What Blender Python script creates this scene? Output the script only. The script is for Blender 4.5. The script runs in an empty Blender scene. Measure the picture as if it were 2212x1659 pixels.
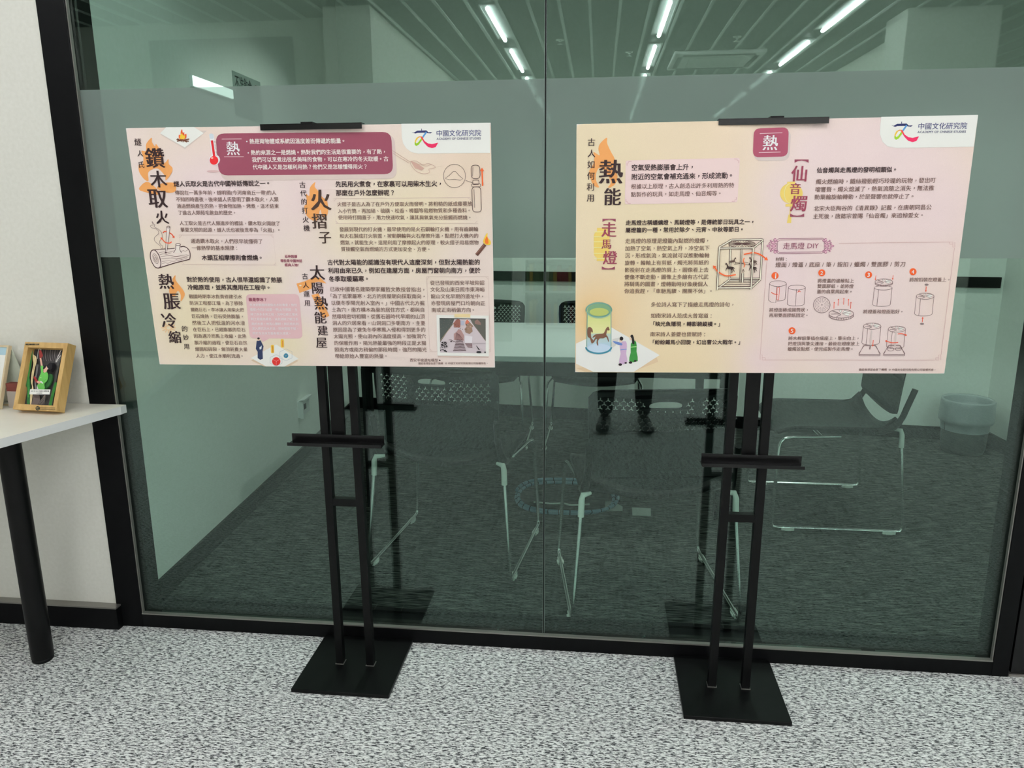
import bpy, bmesh, math, random
from mathutils import Vector as V, Matrix
random.seed(7)
C = bpy.context.scene.collection
# ------------------------------------------------------------------ camera, world, exposure
FPX, YAW, PIT, ROL = 1642.513, .11315, .22533, -.00576
CAM = V((0, -2.14346, 1.35))
fwd = V((-math.sin(YAW)*math.cos(PIT), math.cos(YAW)*math.cos(PIT), -math.sin(PIT)))
rt0 = V((math.cos(YAW), math.sin(YAW), 0)); up0 = rt0.cross(fwd)
RT = rt0*math.cos(ROL) + up0*math.sin(ROL); UP = up0*math.cos(ROL) - rt0*math.sin(ROL)
cam = bpy.data.cameras.new('camera'); cam.sensor_width = 36; cam.sensor_fit = 'HORIZONTAL'
cam.lens = FPX*36/2212; cam.clip_start = .02; cam.clip_end = 100
co = bpy.data.objects.new('camera', cam); C.objects.link(co)
co.matrix_world = Matrix(((RT.x, UP.x, -fwd.x, CAM.x), (RT.y, UP.y, -fwd.y, CAM.y), (RT.z, UP.z, -fwd.z, CAM.z), (0, 0, 0, 1)))
sc = bpy.context.scene; sc.camera = co
w = bpy.data.worlds.new('world'); sc.world = w; w.use_nodes = True
w.node_tree.nodes['Background'].inputs[0].default_value = (.85, .95, 1, 1)
w.node_tree.nodes['Background'].inputs[1].default_value = .05
sc.view_settings.view_transform = 'Standard'; sc.view_settings.look = 'None'
sc.view_settings.gamma = 1; sc.view_settings.use_curve_mapping = False
sc.view_settings.exposure = 1.17
LAMP = 30.0          # radiance of the fluorescent tubes
sc.cycles.max_bounces = 9; sc.cycles.transparent_max_bounces = 16; sc.cycles.sample_clamp_indirect = 4

def ray(u, v):
    return fwd + RT*((u-1106)/FPX) - UP*((v-829.5)/FPX)
def onplane(u, v, O, N):
    d = ray(u, v); return CAM + d*((O-CAM).dot(N)/d.dot(N))

# ------------------------------------------------------------------ materials
def lin(c): return tuple((x/12.92 if x <= .04045 else ((x+.055)/1.055)**2.4) for x in (k/255 for k in c))
MATS = {}
def mat(name, rgb, rough=.6, metal=0, spec=.5, lk=1, **kw):
    if name in MATS: return MATS[name]
    m = bpy.data.materials.new(name); m.use_nodes = True
    b = m.node_tree.nodes['Principled BSDF']
    l = [min(.92, x*lk) for x in lin(rgb)]
    b.inputs['Base Color'].default_value = (*l, 1); b.inputs['Roughness'].default_value = rough
    b.inputs['Metallic'].default_value = metal; b.inputs['Specular IOR Level'].default_value = spec
    if 'coat' in kw: b.inputs['Coat Weight'].default_value = kw['coat']; b.inputs['Coat Roughness'].default_value = .15
    MATS[name] = m; return m
def node(m, t, **kw):
    n = m.node_tree.nodes.new(t)
    for k, v in kw.items(): setattr(n, k, v)
    return n
def link(m, a, b): m.node_tree.links.new(a, b)
def noisy(m, scale, c1, c2, p1=.4, p2=.6, detail=3, bump=0, stretch=(1, 1, 1), rot=0):
    b = m.node_tree.nodes['Principled BSDF']
    tc = node(m, 'ShaderNodeTexCoord'); mp = node(m, 'ShaderNodeMapping'); mp.inputs['Scale'].default_value = stretch
    mp.inputs['Rotation'].default_value = (0, 0, rot)
    nz = node(m, 'ShaderNodeTexNoise'); nz.inputs['Scale'].default_value = scale; nz.inputs['Detail'].default_value = detail
    cr = node(m, 'ShaderNodeValToRGB'); e = cr.color_ramp.elements
    e[0].position = p1; e[1].position = p2; e[0].color = (*lin(c1), 1); e[1].color = (*lin(c2), 1)
    link(m, tc.outputs['Object'], mp.inputs[0]); link(m, mp.outputs[0], nz.inputs['Vector'])
    link(m, nz.outputs['Fac'], cr.inputs[0]); link(m, cr.outputs[0], b.inputs['Base Color'])
    if bump:
        bp = node(m, 'ShaderNodeBump'); bp.inputs['Strength'].default_value = bump; bp.inputs['Distance'].default_value = .003
        link(m, nz.outputs['Fac'], bp.inputs['Height']); link(m, bp.outputs[0], b.inputs['Normal'])
    return m
M_wall = noisy(mat('white_wall_paint', (222, 222, 214), .75), 90, (224, 224, 213), (230, 230, 220), .3, .7, bump=.04)
M_wall2 = noisy(mat('meeting_wall_paint', (238, 240, 234), .75), 60, (236, 240, 232), (242, 244, 238), .3, .7, bump=.03)
M_hall = mat('hall_wall_paint', (222, 222, 214), .8)
M_carpet = mat('grey_fleck_carpet', (160, 160, 158), .95, spec=.1)
M_dcarpet = mat('dark_lined_carpet', (60, 62, 60), .95, spec=.1)
M_black = noisy(mat('black_painted_frame', (14, 15, 16), .42, spec=.12), 40, (8, 9, 10), (12, 13, 14), .3, .7)
M_steel = noisy(mat('black_powder_coated_steel', (16, 17, 17), .4, spec=.2), 30, (6, 7, 7), (10, 11, 11), .35, .7, bump=.02)
M_gloss = mat('glossy_black_aluminium', (8, 8, 9), .25, spec=.4)
M_chrome = mat('chrome', (232, 235, 233), .2, metal=1)
M_plas = mat('black_chair_plastic', (9, 11, 11), .5, spec=.2)
M_desk = noisy(mat('cream_laminate', (242, 238, 222), .42), 12, (242, 238, 222), (247, 243, 229), .3, .7)
M_edge = mat('white_edge_band', (226, 228, 226), .4)
M_cap = mat('white_nylon', (215, 220, 212), .5)
M_rail = mat('pale_ceiling_rail', (226, 232, 228), .4)
M_ceil = mat('dark_ceiling_panel', (48, 56, 52), .6)
M_lip = mat('brushed_bead', (150, 148, 142), .35, metal=.7)
def carpet():
    m = M_carpet; b = m.node_tree.nodes['Principled BSDF']
    tc = node(m, 'ShaderNodeTexCoord')
    def nz(sx, sy, det, seed):
        mp = node(m, 'ShaderNodeMapping'); mp.inputs['Scale'].default_value = (sx, sy, 1); mp.inputs['Location'].default_value = (seed, seed*2, 0)
        n = node(m, 'ShaderNodeTexNoise'); n.inputs['Scale'].default_value = 1; n.inputs['Detail'].default_value = det; n.inputs['Distortion'].default_value = .6
        link(m, tc.outputs['Object'], mp.inputs[0]); link(m, mp.outputs[0], n.inputs['Vector']); return n
    a = nz(72, 215, 3, 3); c = nz(190, 470, 1, 9); g = nz(1.3, 1.3, 2, 5)
    add = node(m, 'ShaderNodeMath', operation='ADD'); link(m, a.outputs['Fac'], add.inputs[0])
    mul = node(m, 'ShaderNodeMath', operation='MULTIPLY'); mul.inputs[1].default_value = .45; link(m, c.outputs['Fac'], mul.inputs[0]); link(m, mul.outputs[0], add.inputs[1])
    cr = node(m, 'ShaderNodeValToRGB'); cr.color_ramp.elements[0].position = .60; cr.color_ramp.elements[0].color = (*lin((62, 64, 66)), 1)
    cr.color_ramp.elements[1].position = .84; cr.color_ramp.elements[1].color = (*lin((252, 253, 250)), 1)
    e = cr.color_ramp.elements.new(.725); e.color = (*lin((206, 208, 205)), 1)
    link(m, add.outputs[0], cr.inputs[0]); link(m, cr.outputs[0], b.inputs['Base Color'])
    bp = node(m, 'ShaderNodeBump'); bp.inputs['Strength'].default_value = .35; bp.inputs['Distance'].default_value = .004
    link(m, add.outputs[0], bp.inputs['Height']); link(m, bp.outputs[0], b.inputs['Normal'])
    m = M_dcarpet; b = m.node_tree.nodes['Principled BSDF']
    tc = node(m, 'ShaderNodeTexCoord'); mp = node(m, 'ShaderNodeMapping'); mp.inputs['Scale'].default_value = (13, 290, 1); mp.inputs['Rotation'].default_value = (0, 0, .05)
    n = node(m, 'ShaderNodeTexNoise'); n.inputs['Scale'].default_value = 1; n.inputs['Detail'].default_value = 5
    cr = node(m, 'ShaderNodeValToRGB'); cr.color_ramp.elements[0].position = .44; cr.color_ramp.elements[0].color = (*lin((18, 19, 19)), 1)
    cr.color_ramp.elements[1].position = .62; cr.color_ramp.elements[1].color = (*lin((98, 100, 96)), 1)
    link(m, tc.outputs['Object'], mp.inputs[0]); link(m, mp.outputs[0], n.inputs['Vector']); link(m, n.outputs['Fac'], cr.inputs[0]); link(m, cr.outputs[0], b.inputs['Base Color'])
carpet()
def wood():
    m = mat('pale_oak_veneer', (205, 165, 100), .5); b = m.node_tree.nodes['Principled BSDF']
    noisy(m, 6, (196, 156, 92), (219, 183, 118), .3, .7, detail=5, stretch=(12, 12, 1.5)); return m
M_wood = wood()
def glass():
    m = bpy.data.materials.new('green_tinted_glass'); m.use_nodes = True; nt = m.node_tree; nt.nodes.clear()
    o = node(m, 'ShaderNodeOutputMaterial'); mx = node(m, 'ShaderNodeMixShader')
    tr = node(m, 'ShaderNodeBsdfTransparent'); tr.inputs[0].default_value = (.868, .968, .932, 1)
    gl = node(m, 'ShaderNodeBsdfGlossy'); gl.inputs['Roughness'].default_value = 0; gl.inputs[0].default_value = (.82, 1, .93, 1)
    lw = node(m, 'ShaderNodeLayerWeight'); lw.inputs[0].default_value = .5
    p = node(m, 'ShaderNodeMath', operation='POWER'); p.inputs[1].default_value = 5
    q = node(m, 'ShaderNodeMath', operation='MULTIPLY_ADD'); q.inputs[1].default_value = .94; q.inputs[2].default_value = .06
    link(m, lw.outputs['Facing'], p.inputs[0]); link(m, p.outputs[0], q.inputs[0]); link(m, q.outputs[0], mx.inputs[0])
    link(m, tr.outputs[0], mx.inputs[1]); link(m, gl.outputs[0], mx.inputs[2]); link(m, mx.outputs[0], o.inputs[0]); return m
M_glass = glass()
def film():
    m = bpy.data.materials.new('frosted_film'); m.use_nodes = True; nt = m.node_tree; nt.nodes.clear()
    o = node(m, 'ShaderNodeOutputMaterial'); m1 = node(m, 'ShaderNodeMixShader'); m2 = node(m, 'ShaderNodeMixShader')
    rf = node(m, 'ShaderNodeBsdfRefraction'); rf.inputs['IOR'].default_value = 1.0; rf.inputs['Roughness'].default_value = .42; rf.inputs[0].default_value = (.8, .86, .83, 1)
    df = node(m, 'ShaderNodeBsdfDiffuse'); df.inputs[0].default_value = (.39, .465, .43, 1)
    tl = node(m, 'ShaderNodeBsdfTranslucent'); tl.inputs[0].default_value = (.48, .56, .525, 1)
    m1.inputs[0].default_value = .5; m2.inputs[0].default_value = .76
    link(m, df.outputs[0], m1.inputs[1]); link(m, tl.outputs[0], m1.inputs[2]); link(m, rf.outputs[0], m2.inputs[1]); link(m, m1.outputs[0], m2.inputs[2])
    link(m, m2.outputs[0], o.inputs[0]); return m
M_film = film()
def emis(name, rgb, s):
    m = bpy.data.materials.new(name); m.use_nodes = True; b = m.node_tree.nodes['Principled BSDF']
    b.inputs['Base Color'].default_value = (.8, .8, .8, 1)
    b.inputs['Emission Color'].default_value = (*rgb, 1); b.inputs['Emission Strength'].default_value = s; return m
M_lamp = emis('fluorescent_tube', (1, 1.0, 1.03), LAMP)

# ------------------------------------------------------------------ object helpers
def tag(o, label=None, cat=None, group=None, kind=None):
    for k, v in (('label', label), ('category', cat), ('group', group), ('kind', kind)):
        if v: o[k] = v
    return o
def thing(name, loc, label, cat, group=None, kind=None, rz=0):
    o = bpy.data.objects.new(name, None); C.objects.link(o); o.location = loc; o.rotation_euler = (0, 0, rz); o.empty_display_size = .1
    return tag(o, label, cat, group, kind)
LOCAL = set()
class MB:
    def __init__(s): s.v = []; s.f = []; s.m = []; s.mats = []; s.sm = []
    def slot(s, m):
        if m not in s.mats: s.mats.append(m)
        return s.mats.index(m)
    def add(s, vs, fs, m, smooth=False):
        n = len(s.v); k = s.slot(m); s.v += [tuple(p) for p in vs]
        for f in fs: s.f.append([i+n for i in f]); s.m.append(k); s.sm.append(smooth)
        return s
    def box(s, a, b, m, M=None, bev=0):
        x0, y0, z0 = a; x1, y1, z1 = b
        if bev:
            bm = bmesh.new(); bmesh.ops.create_cube(bm, size=1)
            for v in bm.verts: v.co = V(((x0+x1)/2+v.co.x*(x1-x0), (y0+y1)/2+v.co.y*(y1-y0), (z0+z1)/2+v.co.z*(z1-z0)))
            bmesh.ops.bevel(bm, geom=bm.edges[:], offset=bev, segments=2, affect='EDGES', profile=.5)
            vs = [v.co.copy() for v in bm.verts]; fs = [[v.index for v in f.verts] for f in bm.faces]; bm.free()
        else:
            vs = [V(p) for p in ((x0, y0, z0), (x1, y0, z0), (x1, y1, z0), (x0, y1, z0), (x0, y0, z1), (x1, y0, z1), (x1, y1, z1), (x0, y1, z1))]
            fs = [(0, 3, 2, 1), (4, 5, 6, 7), (0, 1, 5, 4), (1, 2, 6, 5), (2, 3, 7, 6), (3, 0, 4, 7)]
        if M: vs = [M @ v for v in vs]
        return s.add(vs, fs, m)
    def tube(s, pts, r, m, n=10, closed=False, caps=True):
        pts = [V(p) for p in pts]; N = len(pts); rs = r if isinstance(r, (list, tuple)) else [r]*N
        vs = []; fs = []; pn = None
        for i, p in enumerate(pts):
            if closed: t = pts[(i+1) % N]-pts[i-1]
            else: t = pts[min(i+1, N-1)]-pts[max(i-1, 0)]
            t.normalize()
            if pn is None: pn = t.cross(V((0, 0, 1))) if abs(t.z) < .9 else t.cross(V((1, 0, 0)))
            pn = (pn - t*pn.dot(t)).normalized(); bn = t.cross(pn)
            for k in range(n):
                a = 2*math.pi*k/n; vs.append(p+(pn*math.cos(a)+bn*math.sin(a))*rs[i])
        for i in range(N if closed else N-1):
            j = (i+1) % N
            for k in range(n): fs.append((i*n+k, i*n+(k+1) % n, j*n+(k+1) % n, j*n+k))
        s.add(vs, fs, m, True)
        if caps and not closed: s.add(vs, [list(range(n))[::-1], list(range((N-1)*n, N*n))], m)
        return s
    def lathe(s, prof, c, m, n=28, smooth=True, wob=None):
        vs = []; fs = []
        for i, (r, z) in enumerate(prof):
            for k in range(n):
                a = 2*math.pi*k/n; rr = r*(1+(wob(i, a) if wob else 0)); vs.append((c[0]+rr*math.cos(a), c[1]+rr*math.sin(a), c[2]+z))
        for i in range(len(prof)-1):
            for k in range(n): fs.append((i*n+k, i*n+(k+1) % n, (i+1)*n+(k+1) % n, (i+1)*n+k))
        return s.add(vs, fs, m, smooth)
    def build(s, name, parent=None, loc=None, solid=0):
        me = bpy.data.meshes.new(name)
        off = V(loc) if loc is not None else V((0, 0, 0)); q = parent
        while q and loc is None:
            if q.name in LOCAL: off = V((0, 0, 0)); break
            off = off+V(q.location); q = q.parent
        me.from_pydata([tuple(V(p)-off) for p in s.v], [], s.f)
        for m in s.mats: me.materials.append(m)
        me.polygons.foreach_set('material_index', s.m); me.polygons.foreach_set('use_smooth', s.sm)
        me.update(); o = bpy.data.objects.new(name, me); C.objects.link(o)
        if parent: o.parent = parent
        if loc is not None and not parent: o.location = loc
        if solid:
            md = o.modifiers.new('s', 'SOLIDIFY'); md.thickness = solid; md.offset = 0
        return o
def struct(name, mb, label, cat, loc=(0, 0, 0)):
    return tag(mb.build(name, loc=loc), label, cat, kind='structure')
def spline(pts, n=6, closed=False):
    pts = [V(p) for p in pts]; N = len(pts); out = []
    rng = range(N) if closed else range(N-1)
    for i in rng:
        if closed: a, b, c, d = pts[i-1], pts[i], pts[(i+1) % N], pts[(i+2) % N]
        else: a, b, c, d = pts[max(i-1, 0)], pts[i], pts[i+1], pts[min(i+2, N-1)]
        for k in range(n):
            t = k/n; out.append(.5*((2*b)+(c-a)*t+(2*a-5*b+4*c-d)*t*t+(3*b-a-3*c+d)*t**3))
    if not closed: out.append(pts[-1])
    return out

# ------------------------------------------------------------------ room shell, gallery side (Y<0) and meeting room (Y>0)
H = 3.0
LN, LF, RF, RN = V((-1.53, .17, 0)), V((-1.672, 2.88, 0)), V((2.27, 2.44, 0)), V((2.36, .17, 0))
struct('floor', MB().add([(-6, -13, 0), (5, -13, 0), (5, 0.02, 0), (-6, .02, 0)], [(0, 1, 2, 3)], M_carpet), 'light grey flecked carpet in front of the glass wall', 'floor')
struct('floor', MB().add([(-1.9, .02, 0), (3.2, .02, 0), (3.2, 3.1, 0), (-1.9, 3.1, 0)], [(0, 1, 2, 3)], M_dcarpet), 'dark lined carpet of the meeting room behind the glass', 'floor')
struct('wall_front', MB().box((-6, 0, 0), (-1.573, .12, H), M_wall), 'white painted wall behind the desk at the left', 'wall')
struct('wall_header', MB().box((-1.573, .01, 2.42), (2.6, .12, H), M_wall), 'white wall strip above the glass partition', 'wall')
struct('wall_front_right', MB().box((2.3, 0, 0), (5, .12, H), M_wall), 'white wall beyond the glass door', 'wall')
mb = MB().box((-6, -.03, 0), (-1.556, 0, .075), M_black).box((-6, -.031, .075), (-1.556, 0, .08), M_lip)
struct('baseboard_front', mb, 'black baseboard along the white wall under the desk', 'baseboard')
def wallq(name, a, b, t, h, m, label):
    n = V((b.y-a.y, a.x-b.x, 0)).normalized()*t
    vs = [a, b, b+n, a+n]; vs = vs+[p+V((0, 0, h)) for p in vs]
    return struct(name, MB().add(vs, [(0, 1, 2, 3), (4, 7, 6, 5), (0, 4, 5, 1), (1, 5, 6, 2), (2, 6, 7, 3), (3, 7, 4, 0)], m), label, 'wall')
wallq('wall_left', LN, LF, -.1, 2.7, M_wall2, 'pale left wall of the meeting room seen through glass')
wallq('wall_back', LF, RF, -.1, 2.7, M_wall2, 'pale back wall of the meeting room seen through glass')
wallq('wall_right', RF, RN, -.1, 2.7, M_wall2, 'pale right wall of the meeting room beside the waste bin')
struct('ceiling', MB().box((-1.9, .12, 2.7), (2.6, 3.1, 2.75), M_ceil), 'dark ceiling of the meeting room', 'ceiling')
def base(name, a, b, label):
    d = (b-a).normalized(); n = V((d.y, -d.x, 0)); mbb = MB()
    vs = [a, b, b+n*.012, a+n*.012]; vs += [p+V((0, 0, .078)) for p in vs]
    mbb.add(vs, [(0, 1, 2, 3), (4, 5, 6, 7), (0, 4, 5, 1), (1, 5, 6, 2), (2, 6, 7, 3), (3, 7, 4, 0)], M_black)
    struct(name, mbb, label, 'baseboard')
base('baseboard_left', LN, LF, 'black baseboard along the left meeting room wall')
base('baseboard_back', LF, RF, 'black baseboard along the back meeting room wall')
base('baseboard_right', RF, RN, 'black baseboard behind the waste bin at right')
# dark chair rail across the back wall
d = (RF-LF).normalized(); nn = V((d.y, -d.x, 0)); a = LF+d*.02; b = RF-d*.02; vs = [a, b, b+nn*.02, a+nn*.02]
mb = MB().add([p+V((0, 0, .905)) for p in vs]+[p+V((0, 0, .965)) for p in vs], [(0, 1, 2, 3), (4, 5, 6, 7), (0, 4, 5, 1), (1, 5, 6, 2), (2, 6, 7, 3), (3, 7, 4, 0)], M_black)
struct('trim_1', mb, 'dark horizontal rail across the back wall of the meeting room', 'trim')
# gallery side shell, seen only as reflections
struct('wall_rear', MB().box((-6, -13.1, 0), (5, -13, H), M_hall), 'far wall of the gallery, seen only as a reflection', 'wall')
struct('wall_side_left', MB().box((-6.1, -13, 0), (-6, 0, H), M_hall), 'left outer wall of the gallery', 'wall')
struct('wall_side_right', MB().box((5, -13, 0), (5.1, 0, H), M_hall), 'right outer wall of the gallery', 'wall')
struct('wall_partition_left', MB().box((-2.3, -13, 0), (-1.9, -4.4, H), M_wall).box((-6, -5, 0), (-2.3, -4.8, H), M_wall), 'white partition at the left of the gallery, seen as a reflection', 'wall')
struct('wall_partition_right', MB().box((2.85, -13, 0), (3.3, -5.6, H), M_wall).box((2.55, -5.6, 0), (3.3, -5.1, H), M_hall), 'white partition with a pillar at the right of the gallery, seen as a reflection', 'wall')
ce = struct('ceiling', MB().box((-6, -13, H), (5, .02, H+.05), M_ceil), 'dark panelled ceiling of the gallery, reflected in the glass', 'ceiling')
for k in range(-21, 20):
    x = .51+k*.2483
    if k % 6 in (0,): continue
    MB().box((x-.122, -12.95, H-.012), (x+.117, -.05, H-.001), M_ceil).build('ceiling_panel', ce)
rl = MB()
for k in range(-21, 20):
    x = .51+k*.2483+.1215
    rl.box((x-.013, -12.95, H-.022), (x+.013, -.05, H-.002), M_rail)
tag(rl.build('ceiling_rail', ce), 'pale metal rails between the dark panels')
# fluorescent strips
ORD = ['first', 'second', 'third', 'fourth', 'fifth', 'sixth', 'seventh', 'eighth', 'ninth', 'tenth', 'eleventh', 'twelfth', 'thirteenth', 'fourteenth', 'fifteenth', 'sixteenth', 'seventeenth', 'eighteenth']
n = 0
for xi, x in enumerate((-5.4, -3.92, -2.43, -.95, .53, 2.04, 3.53)):
    for j in range(7):
        y = -(1.09+1.725*j)
        if x in (-5.4,) or (x > 3 and j > 0): continue
        if x in (-3.92, -2.43) and j > (0 if x == -3.92 else 0): continue
        rown = ['far left', 'second', 'left', 'left middle', 'centre', 'right', 'far right'][xi]
        t = thing('ceiling_light', (x, y-.62, H-.05), f'fluorescent ceiling strip, {ORD[j]} from the glass in the {rown} row of lamps', 'light', 'fluorescent ceiling strips')
        MB().box((x-.075, y-1.26, H-.02), (x-.062, y+.02, H+.0-.012), M_rail).box((x+.062, y-1.26, H-.02), (x+.075, y+.02, H-.012), M_rail).box((x-.075, y-1.26, H-.012), (x+.075, y+.02, H-.006), M_edge).build('housing', t)
        MB().tube([(x, y-.02, H-.035), (x, y-1.22, H-.035)], .019, M_lamp, 8).build('tube', t)

for i, (x, y, lb) in enumerate(((-.75, 1.45, 'left unseen added downlight of the meeting room, out of view'), (.45, 1.45, 'middle unseen added downlight of the meeting room, out of view'), (1.6, 1.45, 'right unseen added downlight of the meeting room, out of view'))):
    t = thing('fill_spot', (x, y, 2.7), lb, 'light', 'added meeting room fill spots')  # unseen fill lamp, added to brighten the table, floor and lower walls
    MB().lathe([(.075, -.006), (.06, -.006), (.05, .03), (.001, .03)], (x, y, 2.7), M_edge, 20).build('trim_ring', t)
    ld = bpy.data.lights.new('fill_spot_beam', 'SPOT'); ld.energy = 17; ld.spot_size = math.radians(118); ld.spot_blend = .5; ld.shadow_soft_size = .05; ld.color = (.96, 1, .95)
    lo = bpy.data.objects.new('beam', ld); C.objects.link(lo); lo.parent = t; lo.location = (0, 0, -.012)
# ------------------------------------------------------------------ glass partition
W = thing('window_1', (-.2, 0, 0), 'black framed glass partition with a frosted band, between gallery and meeting room', 'window', kind='structure')
Z1 = 2.36
def jamb(x0, x1, name='frame_post'):
    return MB().box((x0, -.004, 0), (x1, .03, Z1+.06), M_black, bev=.002).box((x1 if x0 < 0 else x0-.003, -.001, .05), (x1+.003 if x0 < 0 else x0, .01, Z1), M_lip).build(name, W)
jamb(-1.573, -1.486); jamb(1.175, 1.222)
MB().box((-1.573, .03, 0), (-1.527, .17, Z1+.06), M_black).build('frame_post', W)
MB().box((1.214, .03, 0), (1.225, .17, Z1+.06), M_black).build('frame_post', W)
MB().box((-1.486, -.002, 0), (1.175, .03, .046), M_black).box((-1.486, -.003, .046), (1.175, .012, .050), M_lip).build('frame_sill', W)
MB().box((-1.527, .03, 0), (1.214, .17, .012), M_black).box((-1.527, .15, .012), (1.214, .17, .02), M_black).build('frame_sill', W)
MB().box((-1.486, -.002, Z1), (1.175, .12, Z1+.06), M_black).build('frame_head', W)
XS = -.15
for x0, x1 in ((-1.486, XS-.003), (XS+.003, 1.175)):
    MB().box((x0, .012, .05), (x1, .022, Z1), M_glass).build('glass_pane', W)
    MB().add([(x0, .0112, 1.218), (x1, .0112, 1.218), (x1, .0112, 1.690), (x0, .0112, 1.690)], [(0, 1, 2, 3)], M_film).build('frosted_film', W)
m = mat('seam_silicone', (92, 106, 100), .3)
MB().box((XS-.003, .0115, .05), (XS-.0015, .0225, Z1), m).box((XS-.0015, .014, .05), (XS+.0015, .0225, Z1), M_black).box((XS+.0015, .0115, .05), (XS+.003, .0225, Z1), m).build('seam_bead', W)
# glass door at the right edge
D = thing('door_1', (1.7, 0, 0), 'black framed glass door at the right edge', 'door', kind='structure')
MB().box((1.229, 0, .012), (1.33, .04, Z1), M_gloss, bev=.003).box((1.33, 0, .012), (2.2, .04, .1), M_gloss).box((1.33, 0, 2.25), (2.2, .04, Z1), M_gloss).box((2.2, 0, .012), (2.3, .04, Z1), M_gloss).build('door_frame', D)
MB().box((1.33, .015, .1), (2.2, .025, 2.25), M_glass).build('glass_pane', D)
MB().box((1.225, -.001, 0), (2.3, .042, .008), M_lip).build('threshold', D)

# ------------------------------------------------------------------ glyphs and flat print
GC = {}
def glyph(ch, off):
    off = 0.0; k = (ch, off)
    if k in GC: return GC[k]
    cu = bpy.data.curves.new('g', 'FONT'); cu.body = ch; cu.resolution_u = 2; cu.offset = off
    ob = bpy.data.objects.new('g', cu); me = bpy.data.meshes.new_from_object(ob)
    vs = [(v.co.x, v.co.y) for v in me.vertices]; fs = [tuple(p.vertices) for p in me.polygons]
    asc = ord(ch) < 0x2000
    if ch == ' ': adv = .3
    elif asc and vs: adv = max(x for x, y in vs)+.07
    else: adv = 1.0
    if ch in '，。、': vs = [(x+.27, y+.28) for x, y in vs]
    if ch in '？：': vs = [(x+.5-(min(p[0] for p in vs)+max(p[0] for p in vs))/2, y) for x, y in vs]
    bpy.data.objects.remove(ob); bpy.data.meshes.remove(me); bpy.data.curves.remove(cu)
    GC[k] = (vs, fs, adv, asc); return GC[k]
def ink(rgb, rough=.55): return mat('ink_%d_%d_%d' % rgb, rgb, rough, lk=PK, spec=.35)
PK = 1.13
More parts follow.
